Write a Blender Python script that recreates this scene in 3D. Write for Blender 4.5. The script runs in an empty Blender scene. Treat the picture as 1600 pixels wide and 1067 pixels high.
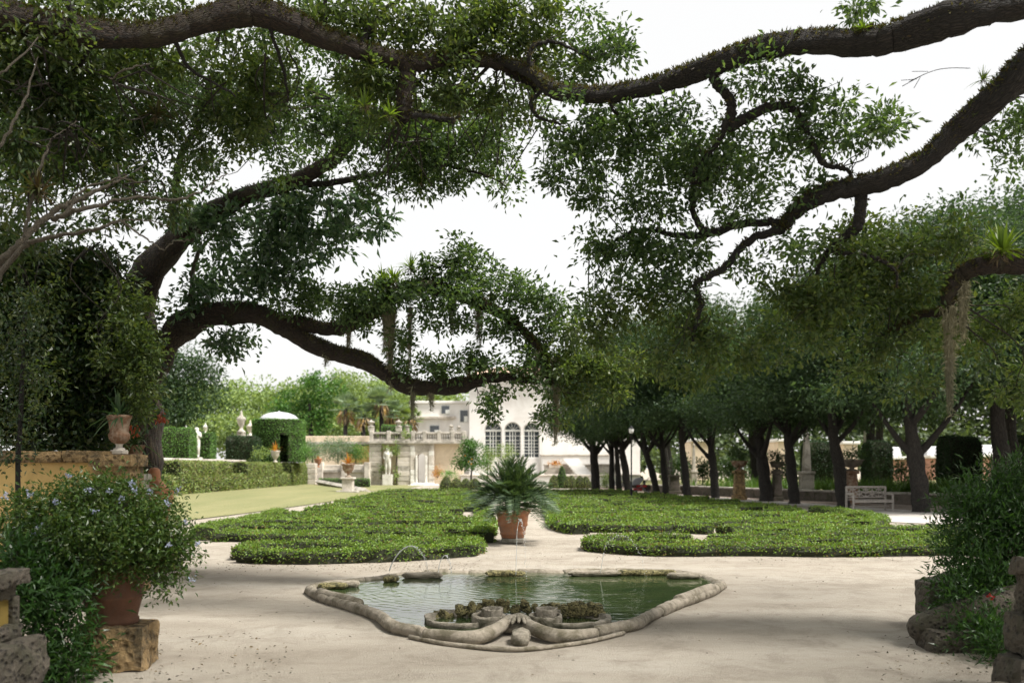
import bpy, math, random
import numpy as np
from mathutils import Vector, noise as mnoise

# ------------------------------------------------------------------ camera, sky, sun, exposure
sc = bpy.context.scene
COL = sc.collection
F, CH, HY = 1422.0, 1.65, 730.0          # focal length and horizon in photo pixels, eye height in metres
cam_d = bpy.data.cameras.new('camera'); cam = bpy.data.objects.new('camera', cam_d); COL.objects.link(cam)
cam.location = (0, 0, CH); cam.rotation_euler = (math.radians(90), 0, 0)
cam_d.sensor_width = 36; cam_d.lens = F/1600*36; cam_d.shift_y = (HY-533.5)/1600
cam_d.clip_start = .1; cam_d.clip_end = 2000
cam_d.dof.use_dof = True; cam_d.dof.focus_distance = 11.5; cam_d.dof.aperture_fstop = 1.5
sc.camera = cam
SUN_EL, SUN_AZ = math.radians(58), math.radians(112)      # azimuth from +Y towards +X
w = bpy.data.worlds.new('World'); sc.world = w; w.use_nodes = True
nt = w.node_tree; nt.nodes.clear()
sky = nt.nodes.new('ShaderNodeTexSky'); sky.sky_type = 'NISHITA'; sky.sun_disc = False
sky.sun_elevation = SUN_EL; sky.sun_rotation = SUN_AZ; sky.dust_density = 4; sky.air_density = 1
mx = nt.nodes.new('ShaderNodeMix'); mx.data_type = 'RGBA'; mx.inputs[0].default_value = .9
mx.inputs[7].default_value = (4.45, 4.4, 4.28, 1)       # even white cloud deck
bg = nt.nodes.new('ShaderNodeBackground'); bg.inputs[1].default_value = .1
ow = nt.nodes.new('ShaderNodeOutputWorld')
nt.links.new(sky.outputs[0], mx.inputs[6]); nt.links.new(mx.outputs[2], bg.inputs[0]); nt.links.new(bg.outputs[0], ow.inputs[0])
sd = bpy.data.lights.new('sun', 'SUN'); sd.energy = 3.4; sd.angle = math.radians(12); sd.color = (1, .96, .9)
sun = bpy.data.objects.new('sun', sd); COL.objects.link(sun); sun.location = (0, 0, 40)
sdir = Vector((math.sin(SUN_AZ)*math.cos(SUN_EL), math.cos(SUN_AZ)*math.cos(SUN_EL), math.sin(SUN_EL)))
sun.rotation_euler = (-sdir).to_track_quat('-Z', 'Y').to_euler()
sc.view_settings.view_transform = 'Standard'; sc.view_settings.look = 'None'
sc.view_settings.exposure = 1.25; sc.view_settings.gamma = 1
sc.render.engine = 'CYCLES'
sc.cycles.use_denoising = True
sc.cycles.max_bounces = 7; sc.cycles.diffuse_bounces = 3; sc.cycles.glossy_bounces = 3
sc.cycles.transmission_bounces = 4; sc.cycles.transparent_max_bounces = 6
sc.cycles.caustics_reflective = False; sc.cycles.caustics_refractive = False
sc.cycles.use_adaptive_sampling = True; sc.cycles.adaptive_threshold = .02

R = np.random.default_rng(7); rnd = random.Random(5)
A = lambda *a: np.array(a, float)
def P(x, y, D): return A((x-800)*D/F, D, CH-(y-HY)*D/F)
def G(x, y, z=0.):
    D = F*(CH-z)/(y-HY); return A((x-800)*D/F, D, z)

# ------------------------------------------------------------------ materials
MATS = {}
def nodes(name):
    m = bpy.data.materials.new(name); m.use_nodes = True; t = m.node_tree
    return m, t, t.nodes['Principled BSDF'], t.nodes['Material Output']
def nz(t, scale, detail=5, rough=.6, vec=None, dist=0):
    n = t.nodes.new('ShaderNodeTexNoise'); n.inputs['Scale'].default_value = scale; n.inputs['Detail'].default_value = detail
    n.inputs['Roughness'].default_value = rough; n.inputs['Distortion'].default_value = dist
    if vec is not None: t.links.new(vec, n.inputs['Vector'])
    return n.outputs['Fac']
def ramp(t, fac, stops, mode='LINEAR'):
    r = t.nodes.new('ShaderNodeValToRGB'); r.color_ramp.interpolation = mode
    e = r.color_ramp.elements
    while len(e) < len(stops): e.new(.5)
    for k, (p, c) in enumerate(stops): e[k].position = p; e[k].color = (*c, 1)
    t.links.new(fac, r.inputs[0]); return r.outputs[0]
def mixc(t, fac, a, b, mode='MIX'):
    m = t.nodes.new('ShaderNodeMix'); m.data_type = 'RGBA'; m.blend_type = mode
    for v, i in ((fac, 0), (a, 6), (b, 7)):
        if hasattr(v, 'is_output'): t.links.new(v, m.inputs[i])
        elif i == 0: m.inputs[0].default_value = v
        else: m.inputs[i].default_value = (*v, 1)
    return m.outputs[2]
def bump(t, b, h, strength, dist=.02):
    n = t.nodes.new('ShaderNodeBump'); n.inputs['Strength'].default_value = strength; n.inputs['Distance'].default_value = dist
    t.links.new(h, n.inputs['Height']); t.links.new(n.outputs[0], b.inputs['Normal']); return n
def geo_pos(t): return t.nodes.new('ShaderNodeNewGeometry').outputs['Position']
def stone(name, c1, c2, scale=6, bmp=.5, rough=.85, stain=None, stain_sc=2., pores=0, bd=.02):
    m, t, b, o = nodes(name); p = geo_pos(t)
    f = nz(t, scale, 8, .65, p)
    c = ramp(t, f, [(.3, c1), (.7, c2)])
    if stain:
        f2 = nz(t, stain_sc, 6, .7, p, .5); k = ramp(t, f2, [(.46, (0, 0, 0)), (.62, (1, 1, 1))])
        c = mixc(t, k, c, stain)
    h = nz(t, scale*4, 8, .7, p)
    if pores:
        v = t.nodes.new('ShaderNodeTexVoronoi'); v.inputs['Scale'].default_value = pores; t.links.new(p, v.inputs['Vector'])
        k = ramp(t, v.outputs['Distance'], [(.1, (0, 0, 0)), (.45, (1, 1, 1))])
        c = mixc(t, k, tuple(x*.45 for x in c1), c)
        mm = t.nodes.new('ShaderNodeMath'); mm.operation = 'ADD'; t.links.new(h, mm.inputs[0]); t.links.new(k, mm.inputs[1]); h = mm.outputs[0]
    t.links.new(c, b.inputs['Base Color']); b.inputs['Roughness'].default_value = rough
    bump(t, b, h, bmp, bd); MATS[name] = m; return m
def plain(name, c, rough=.6, metal=0, var=.15, scale=5):
    m, t, b, o = nodes(name); p = geo_pos(t)
    cc = ramp(t, nz(t, scale, 5, .6, p), [(.3, tuple(x*(1-var) for x in c)), (.7, tuple(min(1, x*(1+var)) for x in c))])
    t.links.new(cc, b.inputs['Base Color']); b.inputs['Roughness'].default_value = rough; b.inputs['Metallic'].default_value = metal
    MATS[name] = m; return m
def leafm(name, cols, trans=.3, rough=.45, tcol=None, spec=.4):
    m, t, b, o = nodes(name)
    g = t.nodes.new('ShaderNodeNewGeometry'); n = len(cols)
    c = ramp(t, g.outputs['Random Per Island'], [(k/n, x) for k, x in enumerate(cols)], 'CONSTANT')
    big = ramp(t, nz(t, 1.3, 3, .5, g.outputs['Position']), [(.3, (.72, .75, .72)), (.7, (1.2, 1.18, 1.1))])
    c = mixc(t, 1, c, big, 'MULTIPLY')
    t.links.new(c, b.inputs['Base Color']); b.inputs['Roughness'].default_value = rough
    b.inputs['Specular IOR Level'].default_value = spec
    tr = t.nodes.new('ShaderNodeBsdfTranslucent')
    t.links.new(mixc(t, 1, c, tcol or (1.5, 1.5, .6), 'MULTIPLY'), tr.inputs[0])
    mxs = t.nodes.new('ShaderNodeMixShader'); mxs.inputs[0].default_value = trans
    t.links.new(b.outputs[0], mxs.inputs[1]); t.links.new(tr.outputs[0], mxs.inputs[2]); t.links.new(mxs.outputs[0], o.inputs[0])
    MATS[name] = m; return m
def barkm(name, c1, c2, moss=None):
    m, t, b, o = nodes(name)
    a = t.nodes.new('ShaderNodeAttribute'); a.attribute_name = 'tuv'
    mp = t.nodes.new('ShaderNodeMapping'); mp.inputs['Scale'].default_value = (1, 1, .16); t.links.new(a.outputs['Vector'], mp.inputs[0])
    f = nz(t, 9, 8, .75, mp.outputs[0], .8)
    v = t.nodes.new('ShaderNodeTexVoronoi'); v.feature = 'DISTANCE_TO_EDGE'; v.inputs['Scale'].default_value = 8
    t.links.new(mp.outputs[0], v.inputs['Vector'])
    k = ramp(t, v.outputs['Distance'], [(0, (0, 0, 0)), (.22, (1, 1, 1))])
    c = mixc(t, k, tuple(x*.55 for x in c1), ramp(t, f, [(.3, c1), (.7, c2)]))
    if moss:
        kk = ramp(t, nz(t, 3, 6, .7, geo_pos(t)), [(.5, (0, 0, 0)), (.65, (1, 1, 1))])
        c = mixc(t, kk, c, moss)
    mm = t.nodes.new('ShaderNodeMath'); mm.operation = 'ADD'; t.links.new(f, mm.inputs[0]); t.links.new(k, mm.inputs[1])
    t.links.new(c, b.inputs['Base Color']); b.inputs['Roughness'].default_value = .9
    bump(t, b, mm.outputs[0], .9, .03); MATS[name] = m; return m

# sand ground: packed pale sand, faint tracks, specks
m, t, b, o = nodes('sand'); p = geo_pos(t); MATS['sand'] = m
mp = t.nodes.new('ShaderNodeMapping'); mp.inputs['Scale'].default_value = (.35, 1, 1); mp.inputs['Rotation'].default_value = (0, 0, .12); t.links.new(p, mp.inputs[0])
c = ramp(t, nz(t, .9, 7, .62, mp.outputs[0], .4), [(.28, (.312, .272, .218)), (.5, (.40, .357, .295)), (.72, (.455, .415, .352))])
k = ramp(t, nz(t, 1.7, 9, .78, p, .6), [(.48, (0, 0, 0)), (.72, (1, 1, 1))])
c = mixc(t, k, c, (.25, .215, .172))
k3 = ramp(t, nz(t, 9, 6, .75, mp.outputs[0], 1.2), [(.55, (0, 0, 0)), (.75, (.7, .7, .7))])
c = mixc(t, k3, c, (.29, .255, .21))
k2 = ramp(t, nz(t, 34, 4, .7, p), [(.66, (0, 0, 0)), (.72, (1, 1, 1))])
c = mixc(t, k2, c, (.21, .175, .14))
t.links.new(c, b.inputs['Base Color']); b.inputs['Roughness'].default_value = .95; b.inputs['Specular IOR Level'].default_value = .15
h = t.nodes.new('ShaderNodeMath'); h.operation = 'ADD'
t.links.new(nz(t, 5, 9, .72, mp.outputs[0]), h.inputs[0]); t.links.new(nz(t, 60, 4, .7, p), h.inputs[1]); bump(t, b, h.outputs[0], .8, .045)
# lawn
m, t, b, o = nodes('lawn'); p = geo_pos(t); MATS['lawn'] = m
mp = t.nodes.new('ShaderNodeMapping'); mp.inputs['Rotation'].default_value = (0, 0, .5); mp.inputs['Scale'].default_value = (1, .12, 1); t.links.new(p, mp.inputs[0])
c = ramp(t, nz(t, .8, 5, .6, mp.outputs[0]), [(.3, (.175, .18, .068)), (.7, (.275, .25, .115))])
c = mixc(t, ramp(t, nz(t, 25, 4, .7, p), [(.35, (0, 0, 0)), (.7, (.6, .6, .6))]), c, (.13, .155, .05))
t.links.new(c, b.inputs['Base Color']); b.inputs['Roughness'].default_value = .9; bump(t, b, nz(t, 40, 4, .7, p), .8, .05)
# pool water: rippled, green with algae below
m, t, b, o = nodes('pool_water'); p = geo_pos(t); MATS['pool_water'] = m
c = ramp(t, nz(t, .9, 4, .6, p), [(.35, (.022, .038, .014)), (.7, (.060, .078, .030))])
t.links.new(c, b.inputs['Base Color']); b.inputs['Roughness'].default_value = .04; b.inputs['IOR'].default_value = 2.1
wv = t.nodes.new('ShaderNodeTexWave'); wv.wave_type = 'RINGS'; wv.rings_direction = 'SPHERICAL'
wv.inputs['Scale'].default_value = 2.2; wv.inputs['Distortion'].default_value = 7; wv.inputs['Detail'].default_value = 3
mp = t.nodes.new('ShaderNodeMapping'); mp.inputs['Location'].default_value = (-.5, -12.6, 0); t.links.new(p, mp.inputs[0]); t.links.new(mp.outputs[0], wv.inputs['Vector'])
mp2 = t.nodes.new('ShaderNodeMapping'); mp2.inputs['Scale'].default_value = (.5, 1, 1); t.links.new(p, mp2.inputs[0])
h = t.nodes.new('ShaderNodeMath'); h.operation = 'MULTIPLY_ADD'; h.inputs[1].default_value = .30
t.links.new(wv.outputs['Fac'], h.inputs[0]); t.links.new(nz(t, 6, 3, .55, mp2.outputs[0], .8), h.inputs[2]); bump(t, b, h.outputs[0], .30, .013)

stone('rim_stone', (.19, .162, .12), (.34, .30, .24), 9, .8, .88, (.11, .095, .06), 4)
stone('shell_stone', (.20, .175, .135), (.35, .31, .25), 11, .9, .88, (.10, .09, .06), 5)
stone('mossy_tufa', (.20, .17, .07), (.46, .40, .18), 16, 1, .95, (.05, .05, .02), 14, 40, .05)
stone('coral_stone', (.26, .17, .075), (.42, .29, .14), 9, 1, .95, (.10, .075, .04), 6, 14, .04)
stone('dark_stone', (.06, .05, .038), (.125, .105, .08), 9, .9, .95, (.06, .055, .035), 4, 22, .03)
stone('pale_stone', (.52, .47, .40), (.66, .61, .54), 1.5, .3, .85, (.36, .32, .27), 1.0)
stone('grey_stone', (.40, .37, .32), (.55, .51, .45), 2.5, .4, .85, (.20, .185, .15), 1.6)
stone('wall_stone', (.10, .085, .07), (.20, .17, .14), 4, .7, .9, (.07, .07, .04), 2)
stone('white_marble', (.68, .66, .60), (.78, .76, .71), 3, .2, .6, (.5, .48, .42), 2)
stone('cream_plaster', (.70, .57, .42), (.78, .66, .51), .8, .15, .9, (.60, .49, .36), .5)
stone('white_plaster', (.80, .775, .74), (.84, .825, .80), .5, .1, .9, (.72, .69, .65), .4)
stone('yellow_plaster', (.62, .42, .155), (.72, .52, .22), 2.5, .2, .9, (.50, .34, .14), 1.5)
stone('ochre_plaster', (.16, .11, .02), (.22, .15, .03), 6, .3, .9)
stone('terracotta', (.33, .135, .065), (.46, .21, .11), 5, .3, .8, (.28, .17, .12), 3)
stone('old_terracotta', (.13, .065, .034), (.22, .12, .07), 7, .4, .85, (.36, .29, .22), 4)
stone('path_paving', (.42, .39, .355), (.50, .47, .43), 1.2, .25, .95, (.34, .31, .28), .8)
stone('soil', (.13, .095, .07), (.23, .175, .135), 2, .8, .95, (.30, .25, .21), 1.0)
stone('roof_tile', (.40, .27, .20), (.48, .34, .26), 4, .4, .85)
stone('brick_far', (.42, .22, .16), (.52, .30, .23), 2, .3, .9)
stone('shaded_terracotta', (.10, .045, .025), (.17, .08, .045), 6, .4, .85, (.12, .075, .05), 3)  # darker terracotta copy, the left pot's shadow is put into the colour
plain('teak', (.33, .30, .27), .75, 0, .2, 12)
plain('dark_metal', (.015, .016, .017), .45, .6)
plain('white_paint', (.72, .73, .70), .5)
plain('grey_fabric', (.28, .28, .29), .9); plain('red_fabric', (.35, .03, .03), .8); plain('black_rubber', (.02, .02, .02), .7)
plain('dome_lead', (.50, .51, .53), .5, 0, .06, 1)
plain('lamp_glass', (.75, .75, .72), .3)
m, t, b, o = nodes('window_glass'); MATS['window_glass'] = m
b.inputs['Base Color'].default_value = (.05, .06, .07, 1); b.inputs['Roughness'].default_value = .08; b.inputs['Specular IOR Level'].default_value = .8
m, t, b, o = nodes('jet_water'); MATS['jet_water'] = m
b.inputs['Base Color'].default_value = (.9, .92, .92, 1); b.inputs['Roughness'].default_value = .1; b.inputs['Transmission Weight'].default_value = .35; b.inputs['IOR'].default_value = 1.33
barkm('oak_bark', (.016, .013, .011), (.046, .038, .031))
barkm('oak_bark_mossy', (.022, .014, .009), (.060, .038, .024), (.042, .034, .015))
barkm('avenue_bark', (.022, .019, .016), (.062, .053, .045))
barkm('pale_bark', (.12, .098, .066), (.235, .20, .14))
barkm('twig_bark', (.05, .04, .03), (.10, .08, .06))
leafm('oak_leaf', [(0.0446, 0.08, 0.0356), (0.0633, 0.1087, 0.0451), (0.0838, 0.1392, 0.0546), (0.1071, 0.161, 0.0653), (0.054, 0.0957, 0.0428)], 0.48, .4)
leafm('oak_leaf_olive', [(0.0486, 0.0792, 0.0284), (0.0684, 0.1074, 0.0371), (0.09, 0.1338, 0.0437), (0.1125, 0.1452, 0.0459)], 0.48, .42)
leafm('glossy_leaf', [(0.0353, 0.0748, 0.0418), (0.049, 0.1001, 0.0522), (0.0686, 0.1261, 0.0665), (0.098, 0.1566, 0.095)], 0.42, .3, None, .6)
leafm('fig_leaf', [(0.0298, 0.0559, 0.021), (0.0425, 0.0766, 0.0275), (0.0581, 0.0965, 0.0323), (0.0708, 0.0898, 0.0291)], 0.45, .38)
leafm('dark_leaf', [(0.018, 0.04, 0.015), (0.026, 0.054, 0.018), (0.04, 0.072, 0.02), (0.07, 0.092, 0.024)], 0.25, .35, None, .5)
leafm('avenue_leaf', [(0.0282, 0.058, 0.0273), (0.0378, 0.0745, 0.0331), (0.0499, 0.0932, 0.0402), (0.062, 0.107, 0.0431)], 0.35, .5)
leafm('box_leaf', [(0.0912, 0.1676, 0.03), (0.1288, 0.2184, 0.038), (0.1663, 0.2694, 0.05), (0.2039, 0.3049, 0.058), (0.1502, 0.2083, 0.042)], 0.35, .45)
leafm('box_leaf_dry', [(.13, .10, .04), (.17, .12, .05), (.09, .12, .03)], .3, .6)
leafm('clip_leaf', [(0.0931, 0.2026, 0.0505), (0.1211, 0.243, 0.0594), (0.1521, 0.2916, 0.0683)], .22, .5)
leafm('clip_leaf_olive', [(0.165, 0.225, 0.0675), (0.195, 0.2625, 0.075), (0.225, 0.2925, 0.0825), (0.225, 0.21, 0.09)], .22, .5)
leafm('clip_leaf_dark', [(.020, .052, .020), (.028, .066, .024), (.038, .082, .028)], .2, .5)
leafm('bright_tree_leaf', [(0.045, 0.1209, 0.0216), (0.0585, 0.1442, 0.0252), (0.0765, 0.1767, 0.0315)], .3, .5)
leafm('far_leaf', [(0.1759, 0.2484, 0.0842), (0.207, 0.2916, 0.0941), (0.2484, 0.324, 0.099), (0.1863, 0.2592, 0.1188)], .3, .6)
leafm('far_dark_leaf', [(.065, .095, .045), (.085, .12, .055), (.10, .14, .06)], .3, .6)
leafm('shrub_leaf', [(0.0324, 0.0665, 0.0135), (0.0461, 0.091, 0.0195), (0.0612, 0.112, 0.024), (0.0792, 0.1155, 0.0255)], 0.35, .38)
leafm('narrow_leaf', [(0.0225, 0.0612, 0.0144), (0.033, 0.0828, 0.0192), (0.045, 0.1044, 0.024), (0.03, 0.072, 0.0176)], 0.38, .36)
leafm('palm_leaf', [(0.05, 0.09, 0.045), (0.068, 0.115, 0.056), (0.09, 0.14, 0.065)], 0.3, .4)
leafm('blue_palm_leaf', [(0.13, 0.195, 0.13), (0.169, 0.234, 0.156), (0.208, 0.273, 0.182)], .25, .5)
leafm('dead_leaf', [(.27, .20, .12), (.34, .26, .17), (.24, .18, .12), (.36, .24, .08)], .2, .7)
leafm('fallen_leaf', [(.10, .07, .04), (.16, .12, .07), (.07, .055, .035), (.05, .045, .03)], .1, .7)
leafm('brom_leaf', [(.14, .22, .025), (.19, .28, .035), (.11, .18, .03)], .4, .4)
leafm('brom_orange', [(.45, .20, .03), (.52, .29, .05), (.38, .13, .03)], .35, .45)
leafm('aloe_flower', [(.42, .085, .03), (.50, .12, .04), (.35, .06, .03)], .3, .5, (1.2, 1, .8))
leafm('blue_flower', [(0.289, 0.323, 0.4928), (0.34, 0.374, 0.528), (0.391, 0.425, 0.5632)], .3, .6, (1, 1, 1))
leafm('red_flower', [(.45, .02, .02), (.5, .03, .03)], .3, .5, (1, 1, 1))
leafm('orange_fruit', [(.55, .22, .02), (.6, .26, .03)], .05, .5, (1, 1, 1))
leafm('grass_blade', [(.050, .11, .02), (.07, .14, .025), (.09, .165, .03)], .35, .5)
leafm('moss_hair', [(.30, .28, .20), (.36, .34, .25), (.24, .23, .15)], .3, .9, (1, 1, .9))
leafm('fern_leaf', [(.06, .058, .018), (.085, .075, .022), (.065, .045, .022), (.05, .068, .02)], .3, .6)
leafm('hedge_core', [(.020, .024, .010)], .0, .9)  # woody core, darkened further so hedge bed sides and gaps read as shaded

# ------------------------------------------------------------------ mesh builder
SG = np.array([(x, y, z) for x in (-1, 1) for y in (-1, 1) for z in (-1, 1)], float)
def _cf():
    ix = {tuple(int(v) for v in s): k for k, s in enumerate(SG)}
    Q, T = [], []
    for k in range(3):
        i, j = [a for a in range(3) if a != k]
        for s in (-1, 1):
            q = []
            for a, b_ in ((-1, -1), (1, -1), (1, 1), (-1, 1)):
                v = [0]*3; v[k] = s; v[i] = a; v[j] = b_; q.append(ix[tuple(v)]*3+k)
            Q.append(q if (s > 0) == (k != 1) else q[::-1])
        for a in (-1, 1):
            for b_ in (-1, 1):
                lo, hi = [0]*3, [0]*3; lo[k] = -1; hi[k] = 1; lo[i] = hi[i] = a; lo[j] = hi[j] = b_
                l, h_ = ix[tuple(lo)]*3, ix[tuple(hi)]*3
                Q.append([l+i, h_+i, h_+j, l+j])
    for c_ in range(8): T.append([c_*3, c_*3+1, c_*3+2])
    return np.array(Q), np.array(T)
CQ, CT = _cf()
def spline(pts, n=6):
    p = np.array(pts, float); q = np.vstack([2*p[0]-p[1], p, 2*p[-1]-p[-2]]); out = []
    for i in range(1, len(q)-2):
        for k in range(n):
            t_ = k/n; a, b_, c_, d = q[i-1], q[i], q[i+1], q[i+2]
            out.append(.5*((2*b_)+(-a+c_)*t_+(2*a-5*b_+4*c_-d)*t_*t_+(-a+3*b_-3*c_+d)*t_**3))
    out.append(q[-2]); return np.array(out)
def unit(v): return v/np.maximum(np.linalg.norm(v, axis=-1, keepdims=True), 1e-9)
class MB:
    def __init__(s): s.V = []; s.F = []; s.T = []; s.n = 0
    def add(s, V, Fs, mat=0, smooth=False, tuv=None):
        V = np.asarray(V, float).reshape(-1, 3)
        for f in (Fs if isinstance(Fs, list) and len(Fs) and isinstance(Fs[0], np.ndarray) and Fs[0].ndim == 2 else [np.asarray(Fs)]):
            s.F.append((f+s.n, mat, smooth))
        s.V.append(V); s.T.append(V if tuv is None else tuv); s.n += len(V); return s
    def box(s, c, size, rz=0, ch=.008, mat=0, taper=1., rx=0):
        h = np.array(size, float)/2; ch = min(ch, h.min()*.45); V = np.zeros((8, 3, 3))
        for k in range(3):
            e = h-ch; e[k] = h[k]; V[:, k, :] = SG*e
        V = V.reshape(-1, 3)
        if taper != 1: f = 1+(taper-1)*(V[:, 2:3]/(2*h[2])+.5); V[:, :2] *= f
        if rx: c_, s_ = math.cos(rx), math.sin(rx); V = np.stack([V[:, 0], V[:, 1]*c_-V[:, 2]*s_, V[:, 1]*s_+V[:, 2]*c_], 1)
        c_, s_ = math.cos(rz), math.sin(rz); V = np.stack([V[:, 0]*c_-V[:, 1]*s_, V[:, 0]*s_+V[:, 1]*c_, V[:, 2]], 1)
        return s.add(V+np.array(c), [CQ, CT], mat)
    def bar(s, a, b_, wd, th, mat=0):              # rectangular bar between two points
        a, b_ = np.array(a, float), np.array(b_, float); return s.tube(np.array([a, b_]), [wd*.7, wd*.7], 4, mat=mat, smooth=False)
    def lathe(s, prof, c=(0, 0, 0), n=24, mat=0, flute=0, fn=16, frange=None, smooth=True):
        pr = np.array(prof, float); a = np.arange(n)*2*math.pi/n
        r = np.repeat(pr[:, 0:1], n, 1)
        if flute:
            for k, (r_, z_) in enumerate(pr):
                if frange[0] <= z_ <= frange[1]: r[k] *= 1+flute*np.cos(a*fn)
        V = np.stack([r*np.cos(a), r*np.sin(a), np.repeat(pr[:, 1:2], n, 1)], -1).reshape(-1, 3)+np.array(c)
        i, j = np.meshgrid(np.arange(len(pr)-1), np.arange(n), indexing='ij'); j2 = (j+1) % n
        Q = np.stack([i*n+j, i*n+j2, (i+1)*n+j2, (i+1)*n+j], -1).reshape(-1, 4)
        return s.add(V, Q, mat, smooth)
    def tube(s, path, rad, n=8, mat=0, smooth=True, lump=0., seed=0, squash=1., cap=True):
        p = np.array(path, float); r = np.broadcast_to(np.array(rad, float), (len(p),)).copy()
        tg = unit(np.gradient(p, axis=0)); ref = np.array([0, 0, 1.]) if abs(tg[0][2]) < .9 else np.array([1., 0, 0])
        u = np.zeros_like(p); x = unit(np.cross(tg[0], ref))
        for k in range(len(p)):
            x = unit(x-tg[k]*np.dot(x, tg[k])); u[k] = x
        v = np.cross(tg, u); a = np.arange(n)*2*math.pi/n
        ln = np.concatenate([[0], np.cumsum(np.linalg.norm(np.diff(p, axis=0), axis=1))])
        rr = np.repeat(r[:, None], n, 1)
        if lump:
            g = np.random.default_rng(seed+11); 
            for q in range(5):
                rr *= 1+lump*.5*np.sin(ln[:, None]*g.uniform(1.5, 9)+a[None]*g.integers(0, 4)+g.uniform(0, 6.3))
        V = p[:, None]+rr[..., None]*(np.cos(a)[None, :, None]*u[:, None]+np.sin(a)[None, :, None]*v[:, None]*squash)
        tu = np.stack([np.repeat(np.cos(a)[None], len(p), 0), np.repeat(np.sin(a)[None], len(p), 0), np.repeat((ln/max(r.mean(), .01))[:, None], n, 1)], -1).reshape(-1, 3)
        i, j = np.meshgrid(np.arange(len(p)-1), np.arange(n), indexing='ij'); j2 = (j+1) % n
        Q = np.stack([i*n+j, i*n+j2, (i+1)*n+j2, (i+1)*n+j], -1).reshape(-1, 4)
        fs = [Q]
        if cap: fs.append(np.array([list(range(n))[::-1], [(len(p)-1)*n+k for k in range(n)]]))
        return s.add(V.reshape(-1, 3), fs, mat, smooth, tu)
    def leaves(s, c, d, nrm, L, W, mat=0, fold=.12):
        d = unit(d); sd_ = unit(np.cross(d, nrm)); n_ = np.cross(sd_, d)
        L = np.broadcast_to(np.asarray(L, float).reshape(-1, 1), (len(c), 1)); W = np.broadcast_to(np.asarray(W, float).reshape(-1, 1), (len(c), 1))
        V = np.stack([c, c+d*L*.48+sd_*W*.5+n_*L*fold, c+d*L, c+d*L*.48-sd_*W*.5+n_*L*fold], 1).reshape(-1, 3)
        return s.add(V, np.arange(len(c)*4).reshape(-1, 4), mat)
    def blades(s, base, dr, L, W, droop, seg=4, mat=0, up=.8):   # curved strap leaves
        n = len(base); h = unit(np.stack([dr[:, 0], dr[:, 1], np.zeros(n)], 1)); sdv = np.stack([-h[:, 1], h[:, 0], np.zeros(n)], 1)
        ts = np.linspace(0, 1, seg+1); rows = []
        L = np.asarray(L).reshape(-1, 1); droop = np.asarray(droop).reshape(-1, 1)
        for t_ in ts:
            c_ = base+dr*L*t_-np.array([0, 0, 1.])*L*droop*t_*t_
            w_ = W*(1-t_**2*.95)*(.6+.4*min(1, t_*4)); rows.append(np.stack([c_-sdv*w_/2, c_+sdv*w_/2], 1))
        V = np.stack(rows, 1).reshape(n, -1, 3); m_ = (seg+1)*2
        q = np.array([[2*k, 2*k+1, 2*k+3, 2*k+2] for k in range(seg)])
        return s.add(V.reshape(-1, 3), (np.arange(n)[:, None, None]*m_+q[None]).reshape(-1, 4), mat)
    def build(s, name, mats, parent=None, xf=None):
        V = np.concatenate(s.V) if s.V else np.zeros((0, 3)); T = np.concatenate(s.T)
        base = WL.get(parent.name, np.zeros(3)) if parent else np.zeros(3)
        me = bpy.data.meshes.new(name); me.vertices.add(len(V)); me.vertices.foreach_set('co', (V-base).astype(np.float32).ravel())
        lv = np.concatenate([f.ravel() for f, _, _ in s.F]); tot = np.concatenate([np.full(len(f), f.shape[1]) for f, _, _ in s.F])
        mi = np.concatenate([np.full(len(f), m_) for f, m_, _ in s.F]); sm = np.concatenate([np.full(len(f), g) for f, _, g in s.F])
        me.loops.add(len(lv)); me.loops.foreach_set('vertex_index', lv.astype(np.int32))
        me.polygons.add(len(tot)); me.polygons.foreach_set('loop_start', np.concatenate([[0], np.cumsum(tot)[:-1]]).astype(np.int32))
        me.polygons.foreach_set('loop_total', tot.astype(np.int32))
        me.polygons.foreach_set('material_index', mi.astype(np.int32)); me.polygons.foreach_set('use_smooth', sm.astype(bool))
        mats = [mats] if isinstance(mats, str) else mats
        if any('bark' in m_ for m_ in mats):
            at = me.attributes.new('tuv', 'FLOAT_VECTOR', 'POINT'); at.data.foreach_set('vector', T.astype(np.float32).ravel())
        for m_ in mats: me.materials.append(MATS[m_])
        me.update(calc_edges=True); return link(name, me, parent)
WL = {}
def link(name, me, parent=None):
    o_ = bpy.data.objects.new(name, me); COL.objects.link(o_)
    if parent: o_.parent = parent; WL[o_.name] = WL[parent.name]
    else: WL[o_.name] = np.zeros(3)
    return o_
def tag(o_, label, cat, group=None, kind=None):
    o_['label'] = label; o_['category'] = cat
    if group: o_['group'] = group
    if kind: o_['kind'] = kind
    return o_
def thing(name, label, cat, loc=(0, 0, 0), group=None):
    o_ = bpy.data.objects.new(name, None); COL.objects.link(o_); o_.empty_display_size = .2
    o_.location = tuple(float(x) for x in loc); WL[o_.name] = np.array(loc, float); return tag(o_, label, cat, group)
def struct(o_): o_['kind'] = 'structure'; return o_
def stuff(o_): o_['kind'] = 'stuff'; return o_
def prect(x0, y0, x1, y1, D, dep, z_base=None):   # box (centre, size) whose front face spans a photo rectangle at depth D
    a, b_ = P(x0, y0, D), P(x1, y1, D); zl = b_[2] if z_base is None else z_base
    return A((a[0]+b_[0])/2, D+dep/2, (a[2]+zl)/2), A(abs(b_[0]-a[0]), dep, a[2]-zl)
def sheet(pts): 
    p = np.array(pts, float); mb = MB(); return mb.add(p, np.array([list(range(len(p)))]))
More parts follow.
